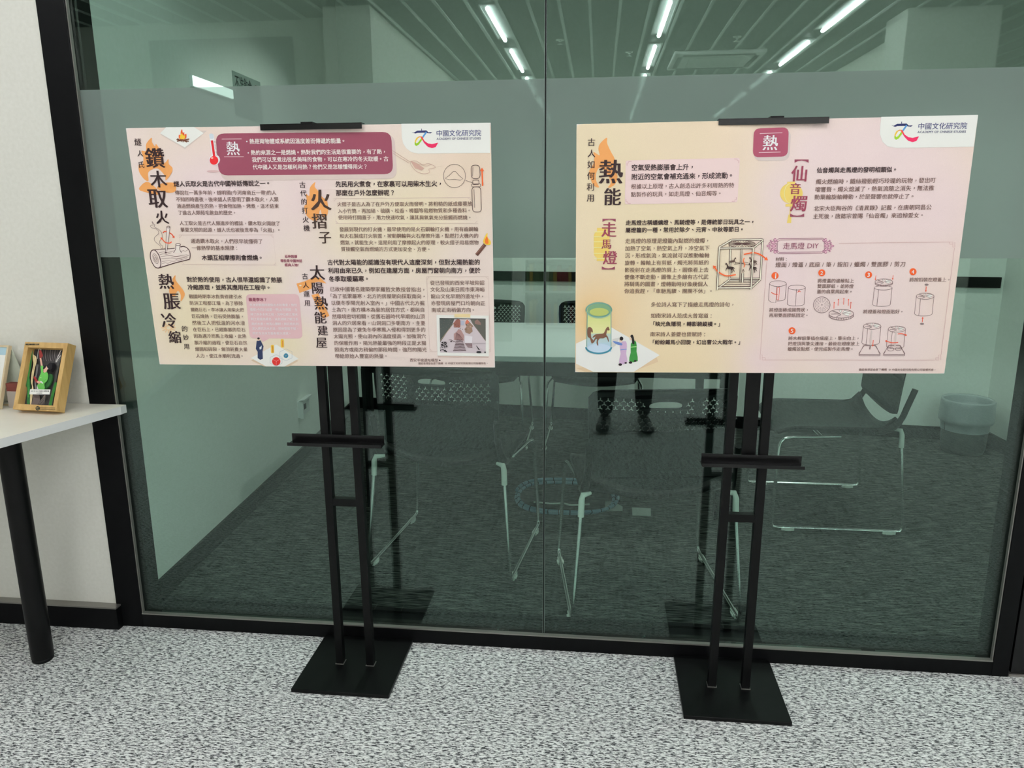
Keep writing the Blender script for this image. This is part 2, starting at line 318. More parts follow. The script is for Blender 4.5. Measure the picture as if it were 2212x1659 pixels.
class Sheet:
    """flat print on the plane O, r (right), d (down), n (towards viewer)."""
    def __init__(s, O, r, d, n): s.O, s.r, s.d, s.n = O, r, d, n; s.c = (0, 0, 1); s.parts = []; s.k = 0; s.cur = None; s.lay = 0
    def crop(s, *c): s.c = c
    def bump(s): s.k = min(s.k+.015, .95); return s.k
    def part(s, name, lay=None, stuff=0):
        s.k = 0; s.cur = MB(); s.parts.append((name, s.cur, stuff or 'lettering' in name)); s.lay = s.lay+1 if lay is None else lay
    def uv(s, x, y):
        P = onplane(s.c[0]+x*s.c[2], s.c[1]+y*s.c[2], s.O+s.n*.0005, s.n)-s.O
        return P.dot(s.r), P.dot(s.d)
    def w(s, u, v, l): return s.O+s.r*u+s.d*v+s.n*(.00025*l+.0003)
    def put(s, uvs, fs, rgb, l): s.cur.add([s.w(u, v, l) for u, v in uvs], fs, ink(rgb))
    def poly(s, pts, rgb, sm=0, l=None):
        uv = [V((*s.uv(*p), 0)) for p in pts]
        if sm: uv = spline(uv, sm, True)
        s.put([(p.x, p.y) for p in uv], [list(range(len(uv)))[::-1]], rgb, (s.lay if l is None else l)+s.bump())
    def line(s, pts, wd, rgb, sm=0, closed=False, l=None):
        uv = [V((*s.uv(*p), 0)) for p in pts]
        if sm: uv = spline(uv, sm, closed)
        k = wd*s.c[2]*s.px/2; N = len(uv); vs = []; fs = []
        for i, p in enumerate(uv):
            if closed: a, b = uv[i-1], uv[(i+1) % N]
            else: a, b = uv[max(i-1, 0)], uv[min(i+1, N-1)]
            t = (b-a); t = t.normalized() if t.length > 1e-9 else V((1, 0, 0)); q = V((-t.y, t.x, 0))*k
            vs += [(p.x+q.x, p.y+q.y), (p.x-q.x, p.y-q.y)]
        for i in range(N if closed else N-1):
            j = (i+1) % N; fs.append((2*i, 2*j, 2*j+1, 2*i+1))
        s.put(vs, fs, rgb, (s.lay if l is None else l)+s.bump())
    px = .00122
    def ell(s, cx, cy, rx, ry, rgb, wd=0, a0=0, a1=360, n=28, l=None):
        pts = [(cx+rx*math.cos(math.radians(a0+(a1-a0)*i/n)), cy+ry*math.sin(math.radians(a0+(a1-a0)*i/n))) for i in range(n+(0 if a1-a0 == 360 else 1))]
        if wd: s.line(pts, wd, rgb, closed=(a1-a0 == 360), l=l)
        else: s.poly(pts, rgb, l=l)
    def rrect(s, pts, r, rgb, wd=0, l=None):
        out = []; P = [V((*p, 0)) for p in pts]
        for i in range(4):
            a, b, c = P[i-1], P[i], P[(i+1) % 4]; ua = (a-b).normalized(); uc = (c-b).normalized()
            for k in range(6):
                t = k/5; q = (1-t)**2*(b+ua*r)+2*t*(1-t)*b+t*t*(b+uc*r); out.append((q.x, q.y))
        if wd: s.line(out, wd, rgb, closed=True, l=l)
        else: s.poly(out, rgb, l=l)
    def arrow(s, pts, wd, rgb, head=3.2, sm=5, l=None):
        s.line(pts, wd, rgb, sm, l=l); a, b = V(pts[-2]), V(pts[-1]); t = (b-a).normalized(); q = V((-t.y, t.x)); h = wd*head
        s.poly([b+t*h, b+q*h*.62, b-q*h*.62], rgb, l=l)
    def text(s, st, x0, y0, x1, y1, rgb, off=.004, ming=0, vs_=1.0, l=None):
        a, b = V(s.uv(x0, y0)), V(s.uv(x1, y1)); g = [glyph(ch, off) for ch in st]
        tot = sum(q[2] for q in g); W_ = (b-a).length; em = W_/tot; dirn = (b-a)/W_; dn = V((-dirn.y, dirn.x)); x = 0
        b_ = off*1.15; shifts = [(-ming, 0), (0, 0), (ming, 0)] if ming else [(-b_, -b_), (b_, b_), (b_, -b_), (-b_, b_)] if off > .011 else [(-b_, 0), (b_, 0)] if off > .005 else [(0, 0)]
        for vs, fs, adv, asc in g:
            for jj, (dx, dy) in enumerate(shifts):
                uvs = []
                for gx, gy in vs:
                    p = a+dirn*((x+gx+dx)*em)-dn*((gy+dy-(.36 if asc else .375))*em*vs_)
                    uvs.append((p.x, p.y))
                s.put(uvs, fs, rgb, (s.lay if l is None else l)+jj*.07)
            x += adv
    def ch(s, c, cx, cy, size, rgb, off=.012, ming=.022, asp=1.0):
        s.text(c, cx-size*.52*asp, cy, cx+size*.52*asp, cy, rgb, off, ming, vs_=1/asp)
    def build(s, parent):
        for k, mb, st in s.parts:
            if mb.v:
                o = mb.build(k, parent)
                if st: o['kind'] = 'stuff'

def print_mat(name, cols):
    m = bpy.data.materials.new(name); m.use_nodes = True; b = m.node_tree.nodes['Principled BSDF']
    at = node(m, 'ShaderNodeAttribute'); at.attribute_name = 'ink'; tc = node(m, 'ShaderNodeTexCoord')
    nz = node(m, 'ShaderNodeTexNoise'); nz.inputs['Scale'].default_value = 900; mr = node(m, 'ShaderNodeMapRange')
    mr.inputs['To Min'].default_value = .93; mr.inputs['To Max'].default_value = 1.07
    mx = node(m, 'ShaderNodeVectorMath', operation='MULTIPLY')
    link(m, tc.outputs['Object'], nz.inputs['Vector']); link(m, nz.outputs['Fac'], mr.inputs[0]); link(m, at.outputs['Color'], mx.inputs[0]); link(m, mr.outputs[0], mx.inputs[1])
    link(m, mx.outputs[0], b.inputs['Base Color']); b.inputs['Roughness'].default_value = .55; b.inputs['Specular IOR Level'].default_value = .35
    return m
M_print = print_mat('printed_gradient', 0)
def board(name, TL, TR, BR, BL, label, blobs, basec):
    TL, TR, BR, BL = map(V, (TL, TR, BR, BL)); r = (TR-TL).normalized(); d = (BL-TL); d = (d-r*d.dot(r)).normalized(); n = d.cross(r)
    if n.y > 0: n = -n
    w_, h_ = (TR-TL).length, (BL-TL).length
    t = thing(name, (TL+TR+BR+BL)/4-V((0, 0, h_/2)), label, 'poster', 'exhibition poster boards')
    nx, ny = 64, 44; cut = .004
    vs = []; cols = []
    for j in range(ny+1):
        for i in range(nx+1):
            u, v = i/nx*w_, j/ny*h_
            if i in (0, nx) and j in (0, ny): u = cut*.4 if i == 0 else w_-cut*.4; v = cut*.4 if j == 0 else h_-cut*.4
            vs.append(TL+r*u+d*v)
            P = vs[-1]-CAM; sx = 1106+FPX*P.dot(RT)/P.dot(fwd); sy = 829.5-FPX*P.dot(UP)/P.dot(fwd)
            c = V(lin(basec)); 
            for bx, by, br, bc in blobs:
                k = math.exp(-((sx-bx)**2+(sy-by)**2)/(br*br)); c = c.lerp(V(lin(bc)), k)
            cols.append([min(.9, x*PK) for x in c])
    fs = [(j*(nx+1)+i, j*(nx+1)+i+1, (j+1)*(nx+1)+i+1, (j+1)*(nx+1)+i) for j in range(ny) for i in range(nx)]
    mb = MB().add(vs, [f[::-1] for f in fs], M_print)
    o = mb.build('printed_face', t); me = o.data; ca = me.color_attributes.new('ink', 'FLOAT_COLOR', 'POINT')
    for i, c in enumerate(cols): ca.data[i].color = (*c, 1)
    q = [TL+r*.0002, TL+r*w_, TL+r*w_+d*h_, TL+d*h_]; bk = [p-n*.005 for p in q]; q = [p-n*.0002 for p in q]
    MB().add(q+bk, [(0, 1, 2, 3), (7, 6, 5, 4), (0, 4, 5, 1), (1, 5, 6, 2), (2, 6, 7, 3), (3, 7, 4, 0)], mat('white_foam_board', (236, 232, 226), .7)).build('foam_board', t)
    return t, Sheet(TL, r, d, n)

# ------------------------------------------------------------------ poster 1 (left)
A_, B_, C_, D_, E_, F_, G_, H_ = (260, 250, .18987), (300, 540, .18083), (640, 250, .19892), (640, 540, .19892), (1230, 240, .20344), (1230, 460, .21697), (1660, 240, .20796), (1640, 500, .19892)
DK, BR_, MA, WH, OR, RED = (52, 34, 36), (104, 74, 66), (138, 48, 78), (244, 246, 238), (240, 162, 94), (232, 86, 44)
PINK, CREAM, PW = (234, 208, 198), (230, 215, 182), (232, 238, 226)
MAR = (146, 72, 90)
def wheel(s, cx, cy, rx, ry, rgb, wd=4, rim=0, kind=0):
    """the slotted lantern lid: a rim, curled blades and a hub"""
    s.ell(cx, cy, rx, ry, rgb, wd)
    if rim:
        s.ell(cx, cy+rim, rx, ry, rgb, wd, 0, 180)
        for i in range(15):
            a = math.pi*(i+.5)/15; x = cx+rx*math.cos(a); y = cy+ry*math.sin(a); s.line([(x, y), (x, y+rim)], wd*.7, rgb)
    for i, (a, l_) in enumerate(((200, .75), (250, .5), (300, .55), (340, .78), (20, .7), (95, .62), (150, .62))):
        a = math.radians(a); b_ = a+.42
        p = [(cx+.12*rx*math.cos(a), cy+.12*ry*math.sin(a)), (cx+rx*l_*math.cos(a), cy+ry*l_*math.sin(a)-ry*.28), (cx+rx*.82*math.cos(b_), cy+ry*.82*math.sin(b_))]
        s.poly(p, (240, 232, 224)); s.line(p, wd*.8, rgb, closed=True)
def drum(s, x0, y0, x1, y1, sx, ry, rgb, wd=4, seam=.24):
    """a paper drum: top ellipse centre between x0..x1 at y0, bottom shifted by sx at y1"""
    cx, rx = (x0+x1)/2, (x1-x0)/2; cb = cx+sx
    s.line([(x0, y0), (x0+sx, y1)], wd, rgb); s.line([(x1, y0), (x1+sx, y1)], wd, rgb); s.ell(cb, y1, rx, ry, rgb, wd, 0, 180)
    k = x0+(x1-x0)*seam; yy = ry*math.sqrt(max(0, 1-((k-cx)/rx)**2)); s.line([(k, y0+yy), (k+sx, y1+yy)], wd, rgb)
def logo(s, cr, o, k, txt):
    s.crop(*cr); X = lambda pts: [(o[0]+x*k, o[1]+y*k) for x, y in pts]
    s.part('logo_emblem')
    s.poly(X([(0, 38), (26, 42), (62, 22), (160, 19), (182, 40), (225, 38), (205, 52), (180, 50), (150, 44), (62, 46), (40, 54)]), (38, 44, 92))
    s.line(X([(108, 0), (108, 22)]), 6*k, (38, 44, 92))
    s.poly(X([(156, 28), (166, 44), (118, 112), (104, 102)]), (86, 150, 205))
    s.poly(X([(120, 90), (107, 84), (82, 84), (60, 96), (74, 100), (92, 92), (108, 104)]), (240, 140, 70))
    s.poly(X([(76, 86), (52, 100), (36, 132), (32, 160), (42, 160), (52, 130), (70, 104)]), (236, 190, 60))
    s.poly(X([(32, 150), (34, 176), (50, 188), (76, 176), (110, 130), (118, 108), (104, 104), (74, 146), (54, 162), (44, 150)]), (150, 196, 40))
    s.poly(X([(100, 96), (116, 88), (138, 132), (176, 160), (222, 168), (288, 152), (262, 200), (222, 212), (176, 198), (136, 156)]), (226, 40, 92))
    s.poly(X([(100, 96), (116, 88), (130, 118), (122, 134)]), (236, 70, 60))
    s.part('logo_lettering', 3)
    s.text('中國文化研究院', *txt[0], (66, 70, 118), .006); s.text('ACADEMY OF CHINESE STUDIES', *txt[1], (92, 92, 120), .014)
def flame(s, pts, rgb=OR): s.part('flame_silhouette', 1); s.poly(pts, rgb, sm=5)

t1, S = board('poster_board', (-1.1894, -.2548, 1.5555), (-.2669, -.2212, 1.556), (-.2679, -.1868, .9426), (-1.1904, -.2205, .9421),
    'left poster board with wide maroon banner and red thermometer, on the left stand',
    [(340, 520, 60, (236, 216, 196)), (440, 300, 70, (232, 214, 196)), (360, 300, 60, (236, 214, 200)), (470, 420, 110, (240, 210, 210)), (690, 430, 70, (238, 208, 210)), (900, 470, 150, (232, 217, 186)), (760, 500, 70, (232, 217, 190)), (420, 690, 130, (232, 217, 184)), (560, 600, 70, (234, 218, 190)), (620, 740, 60, (232, 218, 186)),
     (680, 640, 60, (240, 212, 212)), (1030, 340, 100, (228, 208, 186)), (1020, 560, 70, (238, 214, 204)), (540, 530, 60, (240, 212, 210))], (240, 214, 206))
T = S.text
# corner tile with camp fire, banner, logo tab
S.part('printed_panels', 1); S.crop(*A_)
S.poly([(455, 215), (500, 165), (985, 170), (945, 205), (735, 380)], (214, 200, 190)); S.poly([(452, 200), (520, 132), (835, 128), (948, 198), (733, 360)], PW)
S.crop(0, 0, 1)
S.rrect([(471, 296), (852, 290), (858, 386), (478, 391)], 20, (214, 196, 188)); S.part('banner')
S.rrect([(465.5, 288.5), (845, 285), (849.5, 376), (473, 379)], 19, MAR)
S.crop(*C_); S.part('logo_panel', 1)
S.poly([(1140, 88), (2101, 76), (2106, 403), (1330, 411), (1250, 396), (1195, 355), (1160, 300), (1146, 230)], PW)
logo(S, C_, (1253, 140), 1.0, ((1518, 191, 2010, 186), (1525, 250, 2005, 245)))
S.crop(*A_); S.part('camp_fire_drawing', 3)
for a, b in (((640, 270), (780, 290)), ((645, 290), (785, 265)), ((680, 262), (760, 300)), ((715, 300), (712, 255)), ((650, 260), (700, 292))): S.line([a, b], 11, (112, 66, 46))
S.poly([(672, 262), (668, 215), (685, 222), (688, 180), (703, 153), (712, 195), (728, 185), (730, 215), (752, 205), (745, 262)], (226, 96, 52), 3)
S.poly([(682, 262), (682, 228), (700, 200), (715, 225), (735, 225), (730, 262)], (248, 196, 60), 3)
S.part('thermometer_drawing', 3)
S.ell(1055, 632, 70, 13, (214, 180, 178)); S.rrect([(1012, 205), (1062, 205), (1100, 460), (1042, 470)], 22, (240, 240, 236)); S.ell(1073, 500, 62, 60, (240, 240, 236))
S.rrect([(1010, 203), (1058, 203), (1064, 262), (1018, 265)], 20, (206, 216, 222)); S.poly([(1029, 282), (1056, 280), (1084, 470), (1058, 475)], (206, 40, 46)); S.ell(1066, 507, 49, 50, (226, 44, 48)); S.ell(1045, 480, 13, 12, (250, 170, 160))
for i in range(11): S.line([(1066+i*2.2, 292+i*16), (1084+i*2.2, 292+i*16)], 3, (150, 120, 120))
S.part('banner_lettering', 4)
S.ch('熱', 1282, 372, 150, WH, .006, .018); S.line([(1155, 266), (1380, 264)], 5, (240, 214, 214)); S.line([(1182, 467), (1405, 466)], 5, (240, 214, 214)); S.ell(1440, 293, 8, 8, WH); S.ell(1457, 423, 8, 8, WH)
S.crop(0, 0, 1); BW = (246, 226, 220)
T('熱是兩物體或系統因溫度差而傳遞的能量。', 539, 305.4, 748, 304, BW, .014); T('熱的來源之一是燃燒。熱對我們的生活是很重要的，有了熱，', 542, 329.7, 836, 327.4, BW, .014)
T('我們可以烹煮出很多美味的食物，可以在寒冷的冬天取暖。古', 544.2, 345, 839.5, 343, BW, .014); T('代中國人又是怎樣利用熱？他們又是怎樣懂得用火？', 546, 361, 795, 359.8, BW, .014)
# orange silhouettes behind the titles
S.crop(*A_)
flame(S, [(355, 250), (360, 300), (395, 350), (405, 322), (440, 370), (480, 470), (500, 540), (545, 495), (552, 550), (590, 590), (588, 640), (550, 700), (515, 735), (505, 680), (420, 600), (320, 640), (320, 740), (270, 720), (215, 640), (210, 560), (250, 560), (262, 480), (240, 400), (290, 400), (295, 320)])
S.poly([(240, 790), (300, 752), (360, 780), (430, 850), (440, 900), (225, 850)], OR, 4); S.poly([(600, 760), (630, 790), (625, 860), (540, 875), (420, 830), (470, 770)], OR, 4)
S.crop(*C_)
flame(S, [(205, 720), (200, 770), (240, 820), (280, 880), (330, 920), (345, 1000), (335, 1080), (290, 1100), (260, 1020), (240, 1100), (215, 1140), (165, 1130), (110, 1080), (85, 990), (115, 940), (105, 850), (140, 870), (150, 780)])
S.crop(*B_)
flame(S, [(437, 302), (440, 360), (500, 440), (545, 510), (540, 560), (500, 612), (500, 540), (470, 490), (440, 520), (430, 560), (370, 520), (365, 460), (400, 400), (405, 340)])
S.part('snowflake_silhouette', 1)
for i in range(12):
    a = i*math.pi/6; S.line([(355+25*math.cos(a), 930+22*math.sin(a)), (355+85*math.cos(a), 930+62*math.sin(a))], 12, (246, 196, 148))
S.ell(355, 930, 32, 26, (246, 196, 148), 10)
S.crop(*D_); S.part('hammer_silhouette', 1)
S.poly([(2, 365), (90, 340), (190, 298), (260, 300), (330, 365), (240, 345), (170, 360), (165, 420), (35, 466)], OR); S.poly([(165, 490), (240, 470), (360, 715), (290, 745)], OR)
S.ell(45, 385, 14, 9, (250, 214, 180), l=2)
# vertical titles
S.part('title_lettering', 4); S.crop(*A_)
for c, x, y, z in (('燧', 200, 300, 80), ('人', 226, 430, 68), ('氏', 238, 557, 72)): S.ch(c, x, y, z, DK, .008, .014)
for c, x, y, z in (('鑽', 395, 482, 215), ('木', 435, 722, 185), ('取', 425, 938, 215), ('火', 476, 1155, 150)): S.ch(c, x, y, z, DK, .008, .024)
S.crop(*B_); S.part('title_lettering', 4)
for c, x, y, z in (('熱', 325, 376, 180), ('脹', 393, 610, 200), ('冷', 360, 842, 180), ('縮', 432, 1040, 148)): S.ch(c, x, y, z, DK, .008, .024)
for c, x, y, z in (('的', 548, 940, 72), ('妙', 563, 1045, 70), ('用', 573, 1152, 68)): S.ch(c, x, y, z, DK, .008, .014)
S.crop(*C_); S.part('title_lettering', 4)
for c, y, x in zip('古代的打火機', (750, 842, 935, 1030, 1128, 1220), (68, 78, 85, 95, 103, 113)): S.ch(c, x, y, 68, DK, .008, .014)
for c, x, y, z in (('火', 265, 915, 225), ('摺', 255, 1145, 165), ('子', 312, 1320, 135)): S.ch(c, x, y, z, (66, 48, 40), .006, .024)
S.crop(*D_); S.part('title_lettering', 4)
for c, y, x in zip('古人運用', (285, 382, 478, 575), (95, 105, 112, 122)): S.ch(c, x, y, 66, DK, .008, .012)
for c, x, y, z in (('太', 228, 245, 160), ('陽', 230, 412, 130), ('熱', 268, 576, 148), ('能', 262, 735, 132), ('建', 288, 875, 112), ('屋', 275, 1005, 122)): S.ch(c, x, y, z, DK, .006, .02)
# body text
S.part('heading_lettering', 3); S.crop(*A_); T('燧人氏取火是古代中國神話傳說之一。', 606, 776, 1718, 768, DK, .016)
S.crop(*B_); T('木頭互相摩擦則會燃燒。', 750, 91, 1492, 92, DK, .018); T('對於熱的使用，古人很早還認識了熱脹', 570, 352, 1712, 358, DK, .016); T('冷縮原理，並將其應用在工程中。', 582, 445, 1585, 448, DK, .016)
S.crop(*C_); T('先民用火煮食，在家裏可以用柴木生火，', 425, 742, 1597, 737, DK, .016); T('那麼在戶外怎麼辦呢？', 430, 838, 1078, 836, DK, .016)
S.crop(*D_); T('古代對太陽能的認識沒有現代人這麼深刻，但對太陽熱能的', 337, 135, 1997, 132, DK, .016); T('利用由來已久，例如在建屋方面，房屋門窗朝向南方，便於', 345, 223, 2002, 222, DK, .016); T('冬季取暖驅寒。', 353, 315, 802, 312, DK, .016)
S.part('body_lettering', 3); S.crop(*A_)
for a in (('傳說在一萬多年前，燧明國(今河南商丘一帶)的人', 622, 875, 1775, 875), ('不知四時晝夜，後來燧人氏發明了鑽木取火，人類', 632, 952, 1800, 952), ('通過燃燒產生的熱，把食物加熱、烤煮，這才結束', 642, 1028, 1805, 1028),
          ('了遠古人類茹毛飲血的歷史。', 655, 1103, 1327, 1103), ('人工取火是古代人類進步的標誌，鑽木取火開啟了', 672, 1222, 1820, 1226), ('華夏文明的起源，燧人氏也被後世奉為「火祖」。', 682, 1297, 1832, 1300),
          ('通過鑽木取火，人們很早就懂得了', 800, 1425, 1622, 1430), ('一條熱學的基本規律：', 812, 1505, 1352, 1505)): T(*a, BR_, .008)
S.crop(*B_)
for i, q in enumerate(('戰國時期李冰負責修建引水', '防洪工程都江堰，為了移除', '攔路巨石，李冰讓人用柴火把', '巨石燒熱，巨石受熱膨脹，', '然後工人把低溫的河水潑', '在巨石上，已經膨脹的巨石', '因為遇冷而馬上收縮，此熱', '脹冷縮的過程，使巨石自然', '爆開和碎裂，無須耗費大量', '人力，使江水順利流過。')):
    xs = ((597, 1235), (605, 1245), (617, 1255), (627, 1262), (635, 1268), (645, 1275), (655, 1285), (663, 1295), (672, 1300), (682, 1262))[i]; y = 555+i*78.7; T(q, xs[0], y, xs[1], y+3, BR_, .008)
S.crop(*C_)
for a in (('火摺子是古人為了在戶外方便取火而發明。將粗糙的紙或藤蔓放', 443, 962, 1912, 955), ('入小竹筒，再加硝、硫磺、松香、樟腦等易燃物質和多種香料。', 450, 1035, 1907, 1028), ('使用時打開蓋子，用力快速吹氣，讓其與氧氣充分接觸而燃燒。', 455, 1105, 1912, 1105),
          ('發展到現代的打火機，最早使用的是火石鋼輪打火機，用有齒鋼輪', 468, 1235, 1978, 1232), ('和火石製成打火裝置，按動鋼輪與火石摩擦升溫，點燃打火機內的', 470, 1305, 1980, 1303), ('燃氣，就能生火。這是利用了摩擦起火的原理，較火摺子用易燃物', 478, 1377, 1982, 1377), ('質接觸空氣而燃燒的方式更加安全、方便。', 485, 1448, 1467, 1450)): T(*a, BR_, .008)
S.crop(*D_)
for a in (('已故中國著名建築學家羅哲文教授曾指出，', 365, 425, 1412, 430), ('「為了抵禦嚴寒，北方的房屋朝向採取南向，', 340, 500, 1415, 503), ('以便冬季陽光射入室內。」中國古代北方掘', 377, 575, 1395, 577), ('土為穴，南方構木為巢的居住方式，都與自', 383, 648, 1397, 650),
          ('然環境密切相關。從舊石器時代早期的山頂', 387, 722, 1398, 722), ('洞人的穴居來看，山洞洞口多朝南方，主要', 392, 793, 1403, 795), ('原因是為了避免冬季寒風入侵和得到更多的', 398, 865, 1405, 865), ('太陽光照，使山洞內的溫度提高，加強洞穴', 405, 938, 1410, 937),
          ('的保暖作用。陽光熱能最強的時段正是太陽', 410, 1010, 1413, 1010), ('照南方或南方稍偏的那段時間。強烈的陽光', 415, 1082, 1418, 1082), ('帶給原始人豐富的熱量。', 420, 1152, 1003, 1152), ('從已發現的西安半坡仰韶', 1453, 357, 2045, 355), ('文化及山東日照市東海峪', 1455, 430, 2047, 428),
          ('龍山文化早期的遺址中，', 1460, 503, 2050, 503), ('亦發現房屋門口均朝向正', 1463, 577, 2053, 578), ('南或正南稍偏方向。', 1467, 652, 1952, 650), ('西安半坡遺址模型', 1232, 1195, 1542, 1197), ('團結香港基金旗下機構', 1325, 1232, 1595, 1232), ('© 中國文化研究院有限公司版權所有。', 1618, 1231, 2088, 1230)): T(*a, BR_, .008)
S.poly([(1547, 1205), (1570, 1205), (1558, 1186)], DK)
S.part('caption_lettering', 4); S.crop(*B_)
T('延伸閱讀', 1742, 75, 1892, 78, MA, .012); T('哪些是中國神話', 1692, 128, 1952, 130, MA, .012); T('經典人物?', 1742, 178, 1912, 180, MA, .012); T('誰是李冰？', 1312, 591, 1535, 593, MA, .014)
for i, q in enumerate(('李冰是戰國時期傑出水利專家，他任', '蜀郡(今四川成都一帶)太守期間，主', '持了許多水利工程，其中以都江堰水', '利工程最為著名，以此消除了岷江長', '期的水患。他苦心鑽研，與百姓共同', '深入研究治水方法，因他堅毅不拔，', '終於在治水方面有很大成就。')):
    T(q, 1322+i*6, 655+i*56.5, (1890+i*5) if i < 6 else 1825, 656+i*56.5, (250, 232, 232), .008)
S.part('speech_panel', 1); PB = (222, 184, 186)
S.rrect([(1275, 528), (1912, 526), (1958, 1058), (1325, 1056)], 60, PB); S.poly([(1450, 1050), (1570, 1050), (1480, 1100)], PB)
FL = (205, 182, 172)
def frm(pts, c=FL, wd=4, k=26):
    S.part('text_frame', 1, 1)
    S.line(pts, wd, c, closed=True)
    for i in range(4):
        p = V(pts[i]); a = (V(pts[i-1])-p).normalized()*k; b = (V(pts[(i+1) % 4])-p).normalized()*k; S.line([p+a, p+a*.9+b*.5, p+a*.45+b*.45, p+b*.9+a*.5, p+b], wd, c)
S.crop(*A_); frm([(668, 1358), (1738, 1356), (1775, 1700), (700, 1690)])
S.crop(*C_); frm([(405, 900), (1890, 888), (1975, 1168), (428, 1172)])
S.crop(*D_); frm([(1416, 290), (2086, 290), (2108, 1106), (1450, 1104)])
# line drawings
S.part('torch_drawing', 2); S.crop(*C_); TC = (196, 162, 146)
S.line([(1045, 378), (1235, 500)], 4, TC); S.line([(1050, 408), (1225, 515)], 4, TC); S.poly([(1238, 490), (1300, 510), (1390, 570), (1360, 595), (1290, 570)], (206, 168, 152)); S.line([(1240, 500), (1300, 490), (1370, 530), (1440, 520), (1515, 560), (1440, 580), (1450, 615), (1380, 630), (1300, 600), (1250, 540)], 4, TC, 3, True); S.line([(1280, 510), (1400, 545), (1470, 530)], 3, TC, 3)
S.part('fire_starter_drawing', 4); LN_ = (82, 60, 56)
S.ell(1718, 654, 120, 127, LN_, 4); S.line([(1617, 680), (1660, 650), (1705, 605), (1730, 605), (1770, 650), (1812, 685), (1780, 700), (1720, 690), (1660, 695)], 4, LN_, closed=True); S.line([(1838, 702), (1915, 728)], 4, LN_)
S.rrect([(1897, 538), (1992, 536), (1998, 682), (1902, 684)], 42, LN_, 6); S.line([(1918, 560), (1915, 660)], 4, LN_)
S.rrect([(1916, 700), (1982, 698), (1985, 745), (1918, 747)], 12, LN_, 5); S.rrect([(1905, 742), (2000, 740), (2002, 770), (1908, 772)], 10, LN_, 5); S.rrect([(1907, 772), (2002, 770), (2012, 1045), (1914, 1045)], 40, LN_, 6); S.line([(1930, 800), (1938, 1000)], 4, LN_)
S.arrow([(2024, 762), (2018, 600)], 14, (236, 104, 52), 2.6, 0)
S.part('match_drawing', 3)
S.poly([(2075, 1272), (2078, 1320), (2110, 1360), (2108, 1400), (2060, 1400), (2030, 1370), (2045, 1320)], (250, 196, 70), 4); S.poly([(2070, 1310), (2085, 1350), (2085, 1390), (2055, 1385), (2050, 1350)], (240, 120, 40), 4); S.line([(2050, 1398), (1958, 1512)], 36, (96, 62, 52)); S.line([(2045, 1392), (1955, 1500)], 8, (140, 98, 84))
S.part('log_drawing', 2); S.crop(280, 460, .09042); LG = (74, 48, 48)
S.poly([(490, 1000), (520, 910), (570, 885), (1080, 840), (1300, 800), (1400, 860), (1445, 960), (1440, 1080), (1400, 1115), (1100, 1190), (740, 1300), (640, 1310), (560, 1230), (500, 1100)], (238, 218, 208), l=1)
S.line([(570, 885), (1080, 842)], 16, LG); S.line([(1215, 812), (1300, 800), (1400, 860), (1445, 960), (1440, 1080), (1400, 1115), (1100, 1190), (740, 1300), (690, 1310)], 20, LG, 3); S.line([(495, 1000), (515, 920), (560, 885), (620, 900), (700, 1010), (745, 1170), (730, 1290), (670, 1315), (590, 1270), (510, 1120)], 20, LG, 4, True)
for k_ in (.72, .45, .22): S.line([(620+(x-620)*k_, 1100+(y-1100)*k_) for x, y in ((530, 960), (600, 930), (670, 1010), (710, 1150), (690, 1250), (620, 1230), (550, 1120))], 9, (128, 100, 94), 4, True)
for y, x0, x1 in ((930, 700, 1050), (975, 720, 1000), (1020, 740, 1380), (1075, 760, 1400), (1140, 770, 1250), (1190, 780, 1000), (1040, 1000, 1420), (900, 1230, 1400), (1095, 1100, 1380), (860, 700, 840)):
    S.line([(x0, y+20), (x0+(x1-x0)*.35, y), (x0+(x1-x0)*.6, y+14), (x1, y-26)], 8, (138, 110, 102), 4)
S.poly([(1105, 745), (1155, 728), (1215, 755), (1195, 860), (1240, 950), (1050, 950), (1095, 870)], (240, 222, 212)); S.line([(1050, 950), (1095, 870), (1105, 745)], 12, LG, 3); S.line([(1215, 755), (1195, 860), (1240, 950)], 12, LG, 3); S.ell(1160, 752, 55, 24, LG, 12); S.ell(868, 950, 30, 16, LG)
S.poly([(888, 330), (965, 340), (890, 935), (855, 935)], (240, 220, 212)); S.line([(890, 330), (857, 940)], 10, LG); S.line([(968, 340), (890, 930)], 10, LG); S.ell(928, 335, 40, 22, LG, 10)
S.line([(540, 205), (580, 260), (605, 290), (590, 330), (700, 395), (770, 480), (778, 570), (770, 600), (715, 690), (740, 750), (790, 790), (780, 855), (745, 830), (740, 790), (640, 710), (590, 640), (610, 570), (690, 500), (690, 430), (620, 375), (530, 355), (500, 320), (520, 290), (565, 290), (545, 240)], 8, (110, 84, 86), 3, True)
S.arrow([(795, 480), (830, 445), (885, 445)], 22, (224, 92, 60), 0.1); S.arrow([(955, 475), (1010, 510), (1045, 560)], 22, (232, 86, 50), 2.4); S.arrow([(1005, 685), (960, 718), (860, 705), (775, 620)], 22, (232, 86, 50), 2.4)
S.part('scholar_drawing', 3); S.crop(*B_)
S.poly([(1340, 1320), (1640, 1150), (1905, 1325), (1790, 1392), (1500, 1392)], (214, 192, 164), l=1); S.poly([(1338, 1290), (1640, 1128), (1908, 1298), (1740, 1392), (1520, 1390)], PW, l=2)
S.poly([(1408, 1085), (1455, 1080), (1490, 1150), (1478, 1210), (1482, 1300), (1450, 1312), (1420, 1290), (1420, 1215), (1398, 1180)], (44, 56, 88)); S.ell(1432, 1068, 15, 17, (236, 200, 178)); S.ell(1430, 1056, 15, 12, (34, 30, 34)); S.poly([(1440, 1165), (1470, 1140), (1465, 1180), (1445, 1190)], (226, 230, 230))
